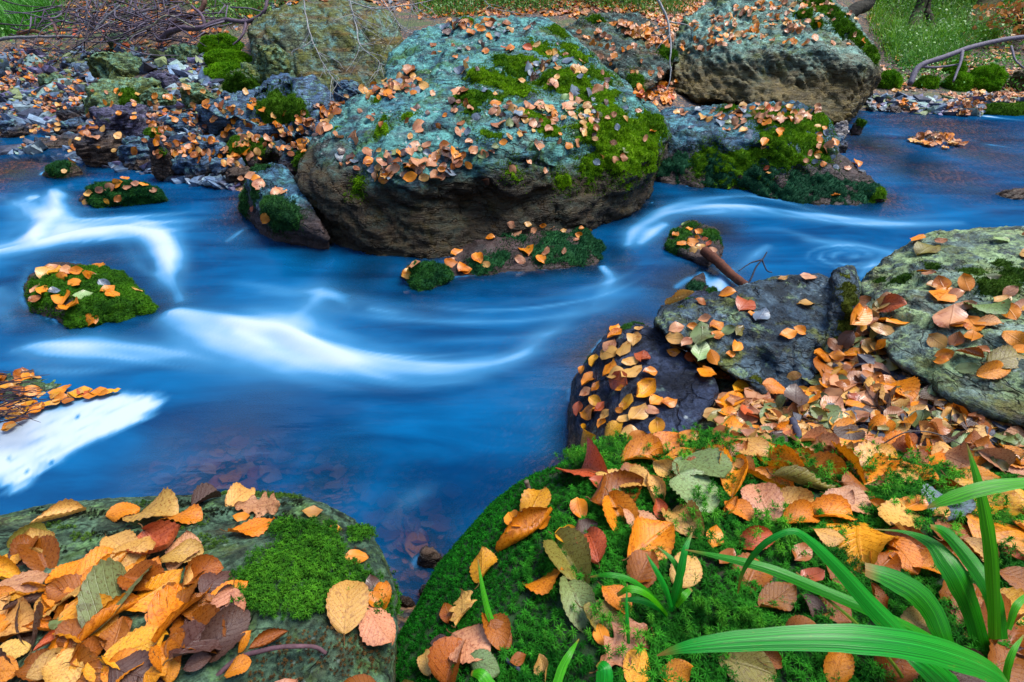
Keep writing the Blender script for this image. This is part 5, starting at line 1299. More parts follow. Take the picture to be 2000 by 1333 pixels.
many('1595 300 18 10 o f;1498 330 16 30 r f;1500 340 12 0 t f;1630 380 16 60 o f;1615 285 24 0 p f;1580 300 16 60 p f;1590 315 16 20 y f;1418 255 14 30 p f;1440 250 14 0 p f;1455 255 16 20 p f;1460 262 20 -20 y f;1560 230 18 20 p f;1565 220 18 0 t f;1545 215 16 40 y f;1610 260 16 -70 y f;1670 322 18 10 b f;1655 330 14 20 p f;1405 235 16 10 b f;1420 240 16 40 s f;1500 215 18 30 r f;1450 215 16 10 p f;1480 205 14 0 p f;1350 250 14 20 y f', lift=.004, face=.15)
many('1060 550 30 0 o f;405 565 30 10 g f', lift=.0)
LEAVES[-1]['skip'] = LEAVES[-2]['skip'] = True
region([(640, 300), (900, 290), (960, 300), (880, 350), (740, 350)], 60, .052, 'ppptyobtd', only=['A'], face=.1, lift=.004)
region([(690, 190), (800, 130), (830, 180), (760, 200)], 34, .05, 'pptybo', only=['A'], face=.1)
region([(860, 40), (1040, 45), (1060, 62), (860, 70)], 22, .06, 'ptyobd', only=['A'], face=.1)
region([(950, 220), (1150, 180), (1180, 240), (970, 250)], 36, .05, 'pptyds', only=['A'], face=.1)
region([(640, 200), (900, 60), (1100, 80), (1290, 250), (1200, 330), (900, 350), (620, 330)], 125, .040, 'pptyobds', only=['A'], face=.1, clump=60)
region([(1010, 120), (1190, 140), (1180, 180), (1030, 170)], 20, .06, 'ptyd', only=['A'], face=.1)
region([(1310, 60), (1500, -10), (1660, 10), (1560, 60), (1330, 110)], 170, .052, 'oopptbt', only=['E'], face=.05)
region([(1330, 60), (1680, 20), (1690, 90), (1500, 90)], 30, .06, 'oopt', only=['E'], face=.05)
region([(1180, 40), (1310, 60), (1320, 100), (1240, 80)], 90, .06, 'ooptpb', only=['D'], face=.05)
region([(1100, 40), (1310, 40), (1310, 160), (1200, 150)], 50, .06, 'ooptb', only=['D'], face=.05)
region([(1290, 215), (1500, 205), (1620, 215), (1560, 240), (1400, 240)], 60, .055, 'pptyob', only=['F'], face=.1)
region([(1320, 220), (1640, 220), (1700, 360), (1500, 300)], 26, .055, 'ptyo', only=['F'], face=.1)
region([(1780, 262), (1912, 262), (1912, 290), (1780, 290)], 46, .07, 'optpob', only=['fs3'], face=.1)
region([(560, 225), (700, 180), (640, 260), (560, 290)], 40, .06, 'pptobd', face=.1)
region([(1240, 170), (1320, 160), (1320, 205), (1250, 205)], 60, .06, 'oobr', face=.1)
# the gravel bank, the far beach and the slopes
region([(-60, 90), (200, 70), (420, 90), (480, 140), (420, 190), (330, 270), (200, 280), (60, 285), (-60, 285)], 380, .044, 'ppptbdtyydsobr', face=.08, only=['ground', 'gravel'], clump=55)
region([(-60, 160), (160, 150), (140, 260), (-60, 260)], 190, .044, 'ppppbtrdoyy', face=.08, only=['ground', 'gravel'], clump=55)
region([(280, 200), (420, 200), (620, 230), (600, 300), (460, 330), (300, 300)], 160, .05, 'oopptbb', face=.1)
region([(-20, 180), (140, 170), (460, 150), (600, 300), (460, 330), (100, 300)], 90, .058, 'ooptb', face=.1)
region([(1690, 185), (2020, 185), (2020, 232), (1690, 214)], 230, .055, 'opppptbdy', face=.08, only=['ground', 'gravel'], clump=55)
region([(1720, 120), (2020, 110), (2020, 185), (1720, 180)], 170, .05, 'opptbd', face=.08, only=['ground', 'gravel'], clump=55)
region([(820, 0), (1380, 0), (1330, 70), (1200, 60), (1100, 30), (820, 40)], 800, .065, 'ooopptbr', face=.1, only=['ground', 'gravel'])
region([(1240, -30), (1420, -30), (1360, 40), (1300, 60)], 160, .065, 'ooopt', face=.1, only=['ground', 'gravel'])
region([(380, -20), (860, -20), (860, 30), (500, 20)], 260, .065, 'optbyd', face=.1, only=['ground', 'gravel'])
region([(1660, -20), (2040, -20), (2040, 110), (1740, 120)], 520, .06, 'optbgd', face=.1, only=['ground', 'gravel'])
region([(60, 20), (420, 20), (420, 100), (60, 100)], 200, .06, 'oprbdt', face=.1, only=['ground', 'gravel'])
region([(100, -10), (640, -10), (560, 40), (420, 70), (110, 60)], 420, .06, 'optbdydb', face=.1, only=['ground', 'gravel'])
# debris at the left edge
region([(-160, 740), (60, 735), (100, 760), (220, 770), (150, 800), (0, 830), (-160, 830)], 0, .06, 'ogt')

# a low spit of twigs and leaves at the left edge
DEB = blob_rock('deb', 'debris_spit', 'dark spit of soil and plant debris at the left edge, behind the foam raft', 'debris', (-240, 725, 96, 815), m_near, dep=1.66, seed=41, dfac=.42, smooth=8)
BVH, OWN = build_bvh()
many('30 752 36 10 o f;60 765 44 5 o r;115 768 40 8 o f;160 770 50 5 g r;195 768 36 10 o f;85 775 30 10 t f;40 785 40 20 b f;20 800 40 10 o c;10 760 40 0 g f;75 800 30 60 b f;110 790 30 30 t f;-20 790 50 20 o f;30 815 40 10 g c;0 740 40 20 b f;130 760 26 20 o f;50 740 30 -10 b f;20 835 34 40 o f', lift=.006, face=.25)
many('215 768 26 5 g f;180 776 34 10 o f;150 772 30 -5 t f;120 782 36 12 o c;205 772 22 0 o f;95 792 34 20 g f;135 786 26 5 b f;70 806 36 25 o f;45 822 30 30 b f;165 768 26 -10 r f;230 766 18 10 g f;20 838 34 20 t f;60 792 30 0 o c;110 775 26 40 g f', face=.1)
region([(-160, 730), (60, 730), (110, 770), (60, 810), (-160, 820)], 60, .055, 'ogtbd', face=.2)

def bed_of(n, x0, x1, y0, y1, cols, only):
    for _ in range(n):
        x, y = R.uniform(x0, x1), R.uniform(y0, y1)
        h = drop(x, y)
        if h is None or h[2] not in only or h[0][2] < .01: continue
        u, v, z = project(h[0])
        if z > 0 and -10 < u < 2010 and -10 < v < 1343: continue
        nn = h[1] + R.normal(size=3) * .3; nn /= np.linalg.norm(nn); d = np.cross(nn, R.normal(size=3)); d /= np.linalg.norm(d)
        LEAVES.append(dict(p=h[0] + nn * .012, n=nn, d=d, L=.06 * R.uniform(.7, 1.2), c=cols[R.randint(len(cols))], f='f', host=h[2], px=1, z=1, zone=None, drowned=True))
bed_of(2600, .9, 3.6, .2, 2.6, 'otttppgbbdlsdtpo', ('ground', 'O', 'L'))
bed_of(900, -2.2, .9, -.6, .9, 'otttppgbbdlsdtpo', ('ground', 'Q', 'O'))
# largest 300 stand alone; the rest is litter
for q in LEAVES: q['skip'] = q.get('skip', False)
LEAVES.sort(key=lambda q: -q['px'])
ON = {'Q': 'near left slab', 'O': 'mossy mound', 'N': 'smooth dark slab', 'M': 'dark wedge rock', 'M2': 'dark shoulder rock', 'L': 'pale ridge rock', 'A': 'huge boulder', 'G': 'flat slab', 'G2': 'awash lump', 'I': 'mossy stone in white water', 'B': 'small steep rock', 'F': 'long low rock', 'ground': 'near right bank', 'deb': 'debris spit', 'water': 'water beside the foam raft', 'H': 'knob of rock'}
n_air = len(LEAVES); FLOAT = False
for poly, n in (([(280, 850), (560, 840), (720, 940), (640, 965), (300, 960)], 70), ([(700, 960), (900, 960), (850, 1100), (760, 1100)], 26), ([(640, 500), (800, 510), (760, 545), (680, 540)], 8)):
    region(poly, n, .07, 'rpprro', face=0, tilt=.2, only=['ground'])
for q in LEAVES[n_air:]: q['skip'] = False; q['drowned'] = True
inview = [q for q in LEAVES if not q.get('drowned') and -20 < project(q['p'])[0] < 2020 and -20 < project(q['p'])[1] < 1350 and not q['skip']]
solo = inview[:300]
ids = {id(q) for q in solo}
rest = [q for q in LEAVES if id(q) not in ids and not q['skip']]
from mathutils import Matrix
ORD = ['first', 'second', 'third', 'fourth', 'fifth', 'sixth', 'seventh', 'eighth', 'ninth', 'tenth', 'eleventh', 'twelfth', 'thirteenth', 'fourteenth', 'fifteenth', 'sixteenth', 'seventeenth', 'eighteenth', 'nineteenth', 'twentieth']
def where(q):
    if q['zone']: return q['zone']
    k = q['host']
    u, v, z = project(q['p'])
    if k == 'O':
        return ('on the stream-side flank of the mossy mound' if u < 1120 else 'among the grass blades on the mossy mound' if v > 1040 and u > 1390 else 'along the back edge of the mossy mound' if v < 1000 else 'on the middle of the mossy mound')
    if k == 'L':
        return 'on the upper hump of the pale ridge rock' if v < 600 else 'on the lower flank of the pale ridge rock'
    if k == 'N':
        return 'on the upper half of the smooth dark slab' if v < 760 else 'on the lower half of the smooth dark slab'
    if k == 'A':
        return 'on the crown of the huge boulder' if v < 120 else 'on the moss of the huge boulder' if u > 1000 else 'on the grey shoulder of the huge boulder'
    return 'on the ' + ON.get(k, 'stones of the bank')
SHP = {'f': 'flat', 'c': 'curled', 'r': 'rolled-up', 'v': 'folded', 'k': 'lobed oak', 'h': 'broad'}
bag = {}
for q in solo:
    q['size'] = 'big ' if q['px'] > 90 else 'small ' if q['px'] < 32 else ''
    q['core'] = '%s%s %s' % (q['size'], SHP[q['f']], PAL[q['c']][0])
    q['where'] = where(q)
    bag.setdefault((q['core'], q['where']), []).append(q)
for (core, wh), qs in bag.items():
    qs.sort(key=lambda q: project(q['p'])[0])
    for i, q in enumerate(qs):
        if len(qs) == 1: q['label'] = '%s leaf %s' % (core, wh)
        elif i == len(qs) - 1: q['label'] = 'rightmost %s leaf %s' % (core, wh)
        elif i == 0: q['label'] = 'leftmost %s leaf %s' % (core, wh)
        else: q['label'] = '%s-from-left %s leaf %s' % (ORD[min(i, 19)], core, wh)
for q in solo:
    me, sm = FORMS[FW[q['f']]][R.randint(len(FORMS[FW[q['f']]]))]
    nm = me.name.split('.')[0]
    o = link(nm, me)
    X = Vector(q['d']); Z = Vector(q['n']); Y = Z.cross(X)
    Mx = Matrix((X, Y, Z)).transposed().to_4x4(); Mx.translation = Vector(q['p'])
    L = q['L']
    o.matrix_world = Mx @ Matrix.Diagonal((L, L * R.uniform(.92, 1.12), L, 1))
    base = np.array(PAL[q['c']][1]) * R.uniform(.82, 1.18) * (1 + R.normal(size=3) * .05)
    o.color = (*np.clip(base, 0, 1), 1)
    tag(o, q['label'], 'leaf', 'fallen autumn leaves')
    if q['px'] > 45:
        link('stalk', sm, o)
# litter: one sheet of many small leaves
LOW = [leaf_shape('beech', _r3, 5, 7, fold=_r3.uniform(-.2, .6), curl=_r3.choice([-1, 1]) * _r3.uniform(.2, 1.0), twist=_r3.uniform(-.5, .5)) for _ in range(8)]
Vs, Fs, Us, Cs, off = [], [], [], [], 0
for q in rest:
    V, F, UV = LOW[R.randint(8)]
    X = q['d']; Z = q['n']; Y = np.cross(Z, X)
    Vs.append(q['p'] + q['L'] * (V[:, :1] * X + V[:, 1:2] * Y + V[:, 2:] * Z)); Fs.append(F + off); Us.append(UV); off += len(V)
    cc = np.clip(np.array(PAL[q['c']][1]) * R.uniform(.75, 1.2), 0, 1)
    Cs.append(np.broadcast_to(cc, (len(V), 3)))
tag(link('fallen_leaves', make_mesh('fallen_leaves', np.concatenate(Vs), [np.concatenate(Fs)], M_LEAFS, True, np.concatenate(Cs), np.concatenate(Us))), 'small fallen leaves strewn over the boulders, gravel and far banks', 'leaf litter', kind='stuff')
print('LEAVES', len(LEAVES), 'solo', len(solo), 'min px', solo[-1]['px'])


# ------------------------------------------------------------------ grass blades of the near bank
def blade_mesh(pts, seg=26, fold=.28, roll=0.0):
    "pts: (u, v, z, width px)"
    p = np.array([np.r_[P(u, v, z), w * z / FPX] for u, v, z, w in pts])
    c = spline(p, seg); ctr, w = c[:, :3], np.maximum(c[:, 3] * .84 * (1 + .05 * np.sin(np.arange(len(c)) * 1.7) * np.sin(np.arange(len(c)) * .63)), .0006)
    T = np.gradient(ctr, axis=0); T /= np.linalg.norm(T, axis=1)[:, None]
    view = CAMP - ctr; view /= np.linalg.norm(view, axis=1)[:, None]
    nrm = view * .75 + np.array([0, 0, .6]) + np.array([roll, 0, 0])
    S = np.cross(T, nrm); S /= np.linalg.norm(S, axis=1)[:, None]
    Nn = np.cross(S, T)
    k = np.linspace(-1, 1, 9)
    off = -np.abs(k) * fold + .03 * np.cos(k * 14)
    V = ctr[:, None] + .5 * w[:, None, None] * (k[None, :, None] * S[:, None] + off[None, :, None] * Nn[:, None])
    n = 9
    i, j = np.meshgrid(np.arange(seg - 1), np.arange(n - 1), indexing='ij')
    F = np.stack([i * n + j, (i + 1) * n + j, (i + 1) * n + j + 1, i * n + j + 1], 2).reshape(-1, 4)
    UV = np.stack(np.meshgrid(np.linspace(0, 1, n), np.linspace(0, 1, seg)), 2).reshape(-1, 2)
    return V.reshape(-1, 3), F, UV
m, nt, b = new_mat('sedge_blade')
uv = nd(nt, 'ShaderNodeUVMap').outputs[0]
sp_ = nd(nt, 'ShaderNodeSeparateXYZ', {0: uv})
oi = nd(nt, 'ShaderNodeObjectInfo')
st = nd(nt, 'ShaderNodeTexNoise', {'Vector': nd(nt, 'ShaderNodeMapping', {'Vector': uv, 'Scale': (26, 1.2, 1)}).outputs[0], 'Scale': 1.0, 'Detail': 3.0}).outputs[0]
c = mixc(nt, rng(nt, st, .35, .65), mixc(nt, 1.0, oi.outputs['Color'], (.28, .42, .35), 'MULTIPLY'), oi.outputs['Color'])
bro = noise(nt, nd(nt, 'ShaderNodeMapping', {'Vector': uv, 'Scale': (3, 9, 1)}).outputs[0], 2.0, 5, .7)
c = mixc(nt, mth(nt, 'MULTIPLY', rng(nt, bro, .60, .72), .7), c, (.20, .20, .02))
c = mixc(nt, rng(nt, sp_.outputs[1], .14, .0), c, (.22, .13, .02))
c = mixc(nt, rng(nt, mth(nt, 'ABSOLUTE', mth(nt, 'SUBTRACT', sp_.outputs[0], .5)), .06, .01), c, mixc(nt, 1.0, c, (1.5, 1.25, 1.6), 'MULTIPLY'))
nt.links.new(c, b.inputs['Base Color']); b.inputs['Roughness'].default_value = .3; b.inputs['Specular IOR Level'].default_value = .28
nt.links.new(nd(nt, 'ShaderNodeBump', {'Strength': .5, 'Distance': .001, 'Height': st}).outputs[0], b.inputs['Normal'])
t_ = nd(nt, 'ShaderNodeBsdfTranslucent', {0: c})
mx = nd(nt, 'ShaderNodeMixShader', {0: .25, 1: b.outputs[0], 2: t_.outputs[0]})
nt.links.new(mx.outputs[0], nt.nodes['Material Output'].inputs[0])
M_BLADE = m
def plant(name, label, cat, at, blades):
    h = hit(*at[:2]); p0 = h[0]
    if len(at) > 2: p0 = P(*at)
    root = bpy.data.objects.new(name, None); COL.objects.link(root); root.location = p0; root.empty_display_size = .02
    tag(root, label, cat)
    for pts, col, kw in blades:
        q = []
        for u, v, *r in pts:
            if len(r) == 1:
                hh = hit(u, v); z = depth(hh[0]) - .02 if hh else depth(p0); q.append((u, v, z, r[0]))
            else: q.append((u, v, *r))
        V, F, UV = blade_mesh(q, **kw)
        o = link('blade', make_mesh('blade', V - p0, F, M_BLADE, True, None, UV), root)
        o.color = (*col, 1)
    return root
G1, G2, G3 = (.022, .27, .006), (.010, .30, .018), (.065, .38, .004)
plant('sedge_plant', 'big sedge with long arching green blades at the near right corner', 'plant', (1930, 1300, .60), [
    ([(1283, 1281, .50, 3), (1340, 1264, .49, 26), (1450, 1251, .485, 44), (1620, 1245, .48, 58), (1760, 1256, .485, 66), (1870, 1282, .50, 64), (1950, 1318, .53, 56), (1985, 1360, .57, 46)], G2, dict(fold=.2)),
    ([(1441, 1160, .60, 2), (1452, 1115, .58, 9), (1488, 1066, .56, 14), (1540, 1038, .55, 14), (1575, 1050, .55, 20), (1640, 1112, .55, 34), (1710, 1190, .555, 46), (1770, 1250, .56, 52), (1840, 1320, .58, 48), (1880, 1370, .6, 40)], G2, dict(fold=.3)),
    ([(1338, 1074, .66, 2), (1400, 1086, .64, 13), (1500, 1110, .62, 24), (1600, 1150, .61, 26), (1700, 1192, .60, 28), (1800, 1240, .60, 30), (1900, 1300, .61, 28)], G1, dict(fold=.35)),
    ([(1888, 866, .60, 2), (1908, 930, .59, 16), (1924, 1000, .585, 24), (1936, 1080, .585, 28), (1942, 1172, .60, 26), (1944, 1250, .62, 24)], G3, dict(fold=.25)),
    ([(1812, 992, .47, 4), (1850, 976, .465, 26), (1920, 954, .46, 32), (2000, 943, .46, 26), (2080, 945, .47, 20), (2140, 990, .52, 18)], G3, dict(fold=.15)),
    ([(1708, 1034, .70, 2), (1770, 1040, .69, 9), (1820, 1062, .67, 30), (1852, 1100, .65, 50), (1876, 1140, .64, 52), (1900, 1200, .64, 40), (1925, 1290, .63, 30)], G1, dict(fold=.2)),
    ([(1818, 1028, .66, 10), (1850, 1042, .66, 26), (1900, 1100, .64, 34), (1940, 1165, .62, 36), (1955, 1250, .62, 30)], G1, dict(fold=.3)),
    ([(1690, 1112, .66, 30), (1740, 1130, .655, 48), (1790, 1158, .65, 56), (1822, 1196, .645, 50), (1850, 1260, .635, 36), (1890, 1320, .63, 30)], G1, dict(fold=.12)),
    ([(1760, 1270, .56, 20), (1810, 1300, .55, 56), (1860, 1350, .56, 70), (1880, 1400, .58, 60)], G2, dict(fold=.2)),
    ([(2000, 1240, .58, 3), (1978, 1275, .57, 12), (1966, 1320, .57, 14), (1965, 1370, .58, 12)], G3, dict(fold=.3)),
    ([(1555, 1118, .62, 3), (1610, 1165, .61, 6), (1670, 1215, .60, 8), (1740, 1290, .60, 9), (1780, 1350, .60, 9)], (.16, .26, .02), dict(fold=.5)),
    ([(2010, 1160, .62, 10), (1985, 1185, .61, 14), (1970, 1230, .61, 10)], G3, dict(fold=.3)),
])
plant('sedge_plant', 'small sedge sprout with five short blades on the middle of the mossy mound', 'plant', (1303, 1200), [
    ([(1153, 1127, .68, 3), (1190, 1123, .665, 12), (1230, 1132, .665, 12), (1270, 1160, .67, 10), (1300, 1198, .685, 8)], G1, dict(fold=.25)),
    ([(1205, 1163, .67, 8), (1230, 1150, .66, 16), (1262, 1160, .66, 14), (1290, 1185, .67, 10), (1304, 1202, .685, 8)], G3, dict(fold=.2)),
    ([(1213, 1172, .675, 8), (1250, 1172, .67, 14), (1285, 1188, .675, 12), (1302, 1204, .685, 8)], G2, dict(fold=.3)),
    ([(1261, 1080, .67, 2), (1282, 1115, .66, 12), (1300, 1150, .66, 14), (1312, 1188, .67, 10)], G2, dict(fold=.3)),
    ([(1352, 1040, .68, 3), (1338, 1075, .665, 14), (1330, 1115, .66, 18), (1318, 1160, .665, 16), (1310, 1195, .68, 10)], G2, dict(fold=.3)),
    ([(1286, 1070, .68, 3), (1315, 1095, .67, 12), (1328, 1130, .665, 14), (1322, 1180, .675, 10)], G1, dict(fold=.3)),
    ([(1350, 1150, .68, 10), (1335, 1165, .67, 16), (1320, 1185, .675, 10)], G3, dict(fold=.2)),
])
plant('grass_blade', 'single grass blade piercing the mound under an upright golden leaf', 'grass blade', (975, 1280), [([(933, 1092, .735, 2), (942, 1145, .72, 10), (955, 1200, .71, 15), (968, 1225, .705, 12), (990, 1270, .69, 9), (1030, 1335, .66, 12)], G3, dict(fold=.3))])
plant('grass_blade', 'broad grass blade rising at the near edge below the small sprout', 'grass blade', (1095, 1330), [([(1131, 1248, .66, 2), (1114, 1275, .64, 14), (1098, 1305, .63, 20), (1085, 1345, .62, 20)], G3, dict(fold=.3))])
plant('grass_blade', 'short wide grass blade cut off by the near edge', 'grass blade', (1185, 1332), [([(1168, 1295, .625, 16), (1180, 1308, .615, 36), (1180, 1345, .61, 40)], G2, dict(fold=.2))])
plant('grass_blade', 'narrow upright grass blade with a yellow tip beside the pink oak leaf', 'grass blade', (1228, 1272), [([(1225, 1140, .665, 2), (1224, 1180, .655, 6), (1226, 1225, .65, 9), (1229, 1275, .66, 6)], G2, dict(fold=.3))])
plant('grass_blade', 'bent green blade stub at the bottom beside the brown glossy leaves', 'grass blade', (935, 1325), [([(920, 1315, .64, 10), (940, 1318, .63, 26), (960, 1345, .625, 30)], G3, dict(fold=.2))])

# ------------------------------------------------------------------ twigs and wood
def branch(name, label, cat, pts, r0, r1, col, subs=(), parent=None, sides=6, wig=.0, group=None, n=None):
    "pts (u, v, z) main line; subs = [(pts, r0, r1)]"
    def line(pp, a, b_):
        q = spline([P(*x) if len(x) == 3 else W(x[0], x[1], x[3]) for x in pp], n or max(10, 7 * len(pp)))
        L = np.linalg.norm(q[-1] - q[0])
        sd = R.rand(3) * 50
        q = q + wig * L * np.stack([fbm(q * 3.5 / max(L, .1) + sd + k * 7, 3) for k in range(3)], 1)
        q[0] = q[0]; rad = np.linspace(a, b_, len(q)) * (1 + .18 * fbm(q * 60, 2))
        return tube(q, rad, sides)
    V, F = line(pts, r0, r1)
    o0 = V.mean(0)
    o = link(name, make_mesh(name, V - o0, F, M_TWIG, True, np.array(col)), parent, o0)
    if label: tag(o, label, cat, group)
    for s in subs:
        V, F = line(*s)
        c = link('side_twig', make_mesh('side_twig', V - o0, F, M_TWIG, True, np.array(col)), o)
    return o
GR, BR, PU = (.20, .20, .21), (.09, .045, .025), (.13, .09, .12)
branch('log', 'reddish broken log end jutting from the leaf-covered knob', 'log', [(1375, 490, 2.45), (1400, 510, 2.38), (1430, 538, 2.3), (1460, 560, 2.22)], .024, .018, (.11, .032, .014), sides=10, wig=.01)
branch('twig', 'thin dark forked twig sticking up behind the dark wedge rock', 'twig', [(1462, 555, 1.8), (1475, 525, 1.8), (1490, 505, 1.8), (1498, 492, 1.8)], .0035, .002, (.05, .05, .07), [([(1442, 530, 1.8), (1465, 515, 1.8), (1488, 507, 1.8)], .0015, .003), ([(1488, 507, 1.8), (1497, 528, 1.8), (1508, 533, 1.8)], .003, .002)], wig=.02)
branch('twig', 'purplish twig lying on the brown moss of the near left slab', 'twig', [(400, 1345, .60), (460, 1290, .61), (520, 1270, .61), (580, 1262, .615), (615, 1264, .62), (636, 1276, .625)], .0032, .0024, (.12, .06, .07), wig=.01)
branch('twig', 'dark bent twig at the near edge below the single grass blade', 'twig', [(984, 1285, .68), (1010, 1305, .66), (1045, 1335, .64)], .003, .0024, (.06, .06, .09))
branch('twig', 'brown stub of twig standing on the mound beside the golden leaf', 'twig', [(1040, 985, .99), (1034, 960, .97), (1028, 940, .96)], .004, .005, (.16, .12, .08), sides=7)
branch('twig', 'dark root end among the leaves below the dark wedge rock', 'twig', [(1548, 820, 1.18), (1560, 850, 1.13), (1570, 890, 1.06), (1572, 905, 1.04)], .009, .006, (.06, .06, .09), sides=7, wig=.02)
branch('twig', 'thin bare twig arching over the brown stone at the right', 'twig', [(1720, 870, 1.05), (1770, 845, 1.03), (1830, 848, 1.03), (1900, 880, 1.0)], .0014, .001, (.10, .08, .07), wig=.02)
branch('twig', 'reddish moss stalk with a bent tip near the oak leaves', 'twig', [(1272, 1225, .68), (1280, 1255, .67), (1290, 1330, .65)], .0010, .0012, (.25, .10, .03))
# brushwood at the left
BRUSH = [
 ('long curved dead branch reaching from the brushwood toward the ochre boulder', [(308, 78, 5.4), (340, 62, 5.3), (390, 55, 5.2), (430, 42, 5.2), (480, 40, 5.1), (512, 24, 5.0), (522, -5, 5.0)], .030, .014, PU, [([(482, 40, 5.1), (474, 70, 5.05), (455, 88, 5.05)], .016, .008), ([(400, 52, 5.2), (394, 30, 5.2), (375, 12, 5.3)], .018, .012)]),
 ('brown dead branch slanting up behind the long curved one', [(320, 56, 5.7), (360, 40, 5.6), (395, 15, 5.6), (402, -10, 5.6)], .035, .022, (.14, .07, .05), []),
 ('straight grey stick lying along the top of the gravel bank', [(-10, 78, 5.6), (60, 74, 5.6), (150, 70, 5.6)], .018, .012, GR, []),
 ('pale forked stick rising from the brushwood', [(186, 60, 5.3), (205, 38, 5.3), (235, 12, 5.3)], .014, .010, GR, [([(205, 38, 5.3), (230, 45, 5.3)], .008, .004)]),
 ('thin pale branch arching high over the brushwood', [(250, 74, 5.2), (290, 52, 5.2), (330, 32, 5.2), (380, 54, 5.15)], .010, .007, (.24, .24, .16), []),
 ('short reddish stick standing in the gravel at the left', [(95, 32, 5.8), (108, 55, 5.7), (115, 76, 5.6)], .014, .016, (.16, .08, .07), []),
 ('thick brown stick half buried beside the green grass', [(35, 65, 5.9), (70, 62, 5.9), (85, 68, 5.8)], .022, .018, (.18, .08, .03), []),
 ('slim upright grey shoot above the brushwood', [(170, 48, 5.3), (168, 20, 5.3), (172, -10, 5.3)], .008, .006, GR, []),
]
for lb, pts, a, b_, c_, sb in BRUSH:
    branch('dead_branch', lb, 'branch', pts, a, b_, c_, sb, wig=.03)
mb = MB()
for k in range(260):
    u, v = R.normal(235, 95), R.normal(48, 24)
    z = R.uniform(5.1, 6.3); L = R.uniform(20, 70); a = R.uniform(0, math.pi)
    q = spline([P(u - math.cos(a) * L, v - math.sin(a) * L * .5, z), P(u + R.normal() * 6, v + R.normal() * 6, z - .1), P(u + math.cos(a) * L, v + math.sin(a) * L * .5, z + R.normal() * .1)], 8)
    V, F = tube(q, np.linspace(R.uniform(.004, .010), .003, 8), 4)
    mb.add(V, F, np.array([(.07, .05, .08), (.13, .11, .15), (.05, .04, .05)][R.randint(3)]))
for k in range(55):
    u, v = R.uniform(-40, 70), R.uniform(728, 830)
    z = depth(W(u, v, .10)); L = R.uniform(15, 60); a = R.normal(-.1, .35)
    q = spline([P(u - math.cos(a) * L, v - math.sin(a) * L * .5, z), P(u, v + R.normal() * 6, z - .01), P(u + math.cos(a) * L, v + math.sin(a) * L * .5, z + R.normal() * .02)], 8)
    V, F = tube(q, np.linspace(.0020, .0008, 8), 4); mb.add(V, F, np.array([.05, .03, .045]))
tag(link('brushwood', mb.mesh('brushwood', M_TWIG)), 'tangle of thin dead twigs on the left banks', 'brushwood', kind='stuff')
# bare twigs hanging over the ochre boulder
def hang(label, pts, r0, seed, nsub=9):
    nsub = int(nsub * 1.7)
    rs = np.random.RandomState(seed); subs = []
    base = np.array([list(x) for x in pts], float)
    for k in range(nsub):
        i = rs.uniform(.15, .95) * (len(base) - 1); j = int(i); p = base[j] * (1 - i + j) + base[min(j + 1, len(base) - 1)] * (i - j)
        d = np.array([rs.uniform(-50, 60), rs.uniform(10, 55), rs.uniform(-.15, .15)])
        subs.append(([tuple(p), tuple(p + d * .5 + [rs.normal() * 8, rs.normal() * 4, 0]), tuple(p + d + [rs.normal() * 10, rs.normal() * 8, 0])], r0 * .5, r0 * .22))
    branch('hanging_twig', label, 'twig', pts, r0, r0 * .4, (.32, .33, .33), subs, wig=.03, sides=5)
hang('pale bare twig hanging across the middle of the ochre boulder', [(680, -12, 4.0), (692, 40, 4.0), (705, 90, 3.95), (740, 120, 3.95), (752, 150, 3.9)], .006, 1, 10)
hang('pale bare twig drooping down the left part of the ochre boulder', [(590, -10, 4.1), (598, 40, 4.1), (612, 85, 4.05), (640, 140, 4.0), (668, 172, 4.0)], .0055, 2, 9)
hang('thin bare twig sweeping above the crown of the huge boulder', [(640, -5, 4.4), (720, 14, 4.4), (800, 12, 4.45), (860, -6, 4.5)], .006, 3, 10)
hang('bare twig curving beside the left flank of the huge boulder', [(740, -10, 4.2), (765, 30, 4.2), (790, 60, 4.2), (830, 70, 4.25)], .005, 4, 8)
hang('dark thin branch dangling in front of the leaf-strewn grey boulder', [(1276, -15, 3.7), (1300, 30, 3.7), (1310, 70, 3.68), (1308, 115, 3.66), (1312, 138, 3.66)], .010, 5, 4)
hang('wispy bare twigs over the far side of the huge boulder', [(940, -10, 4.9), (960, 15, 4.9), (1000, 24, 4.9), (1060, 34, 4.95)], .004, 6, 7)
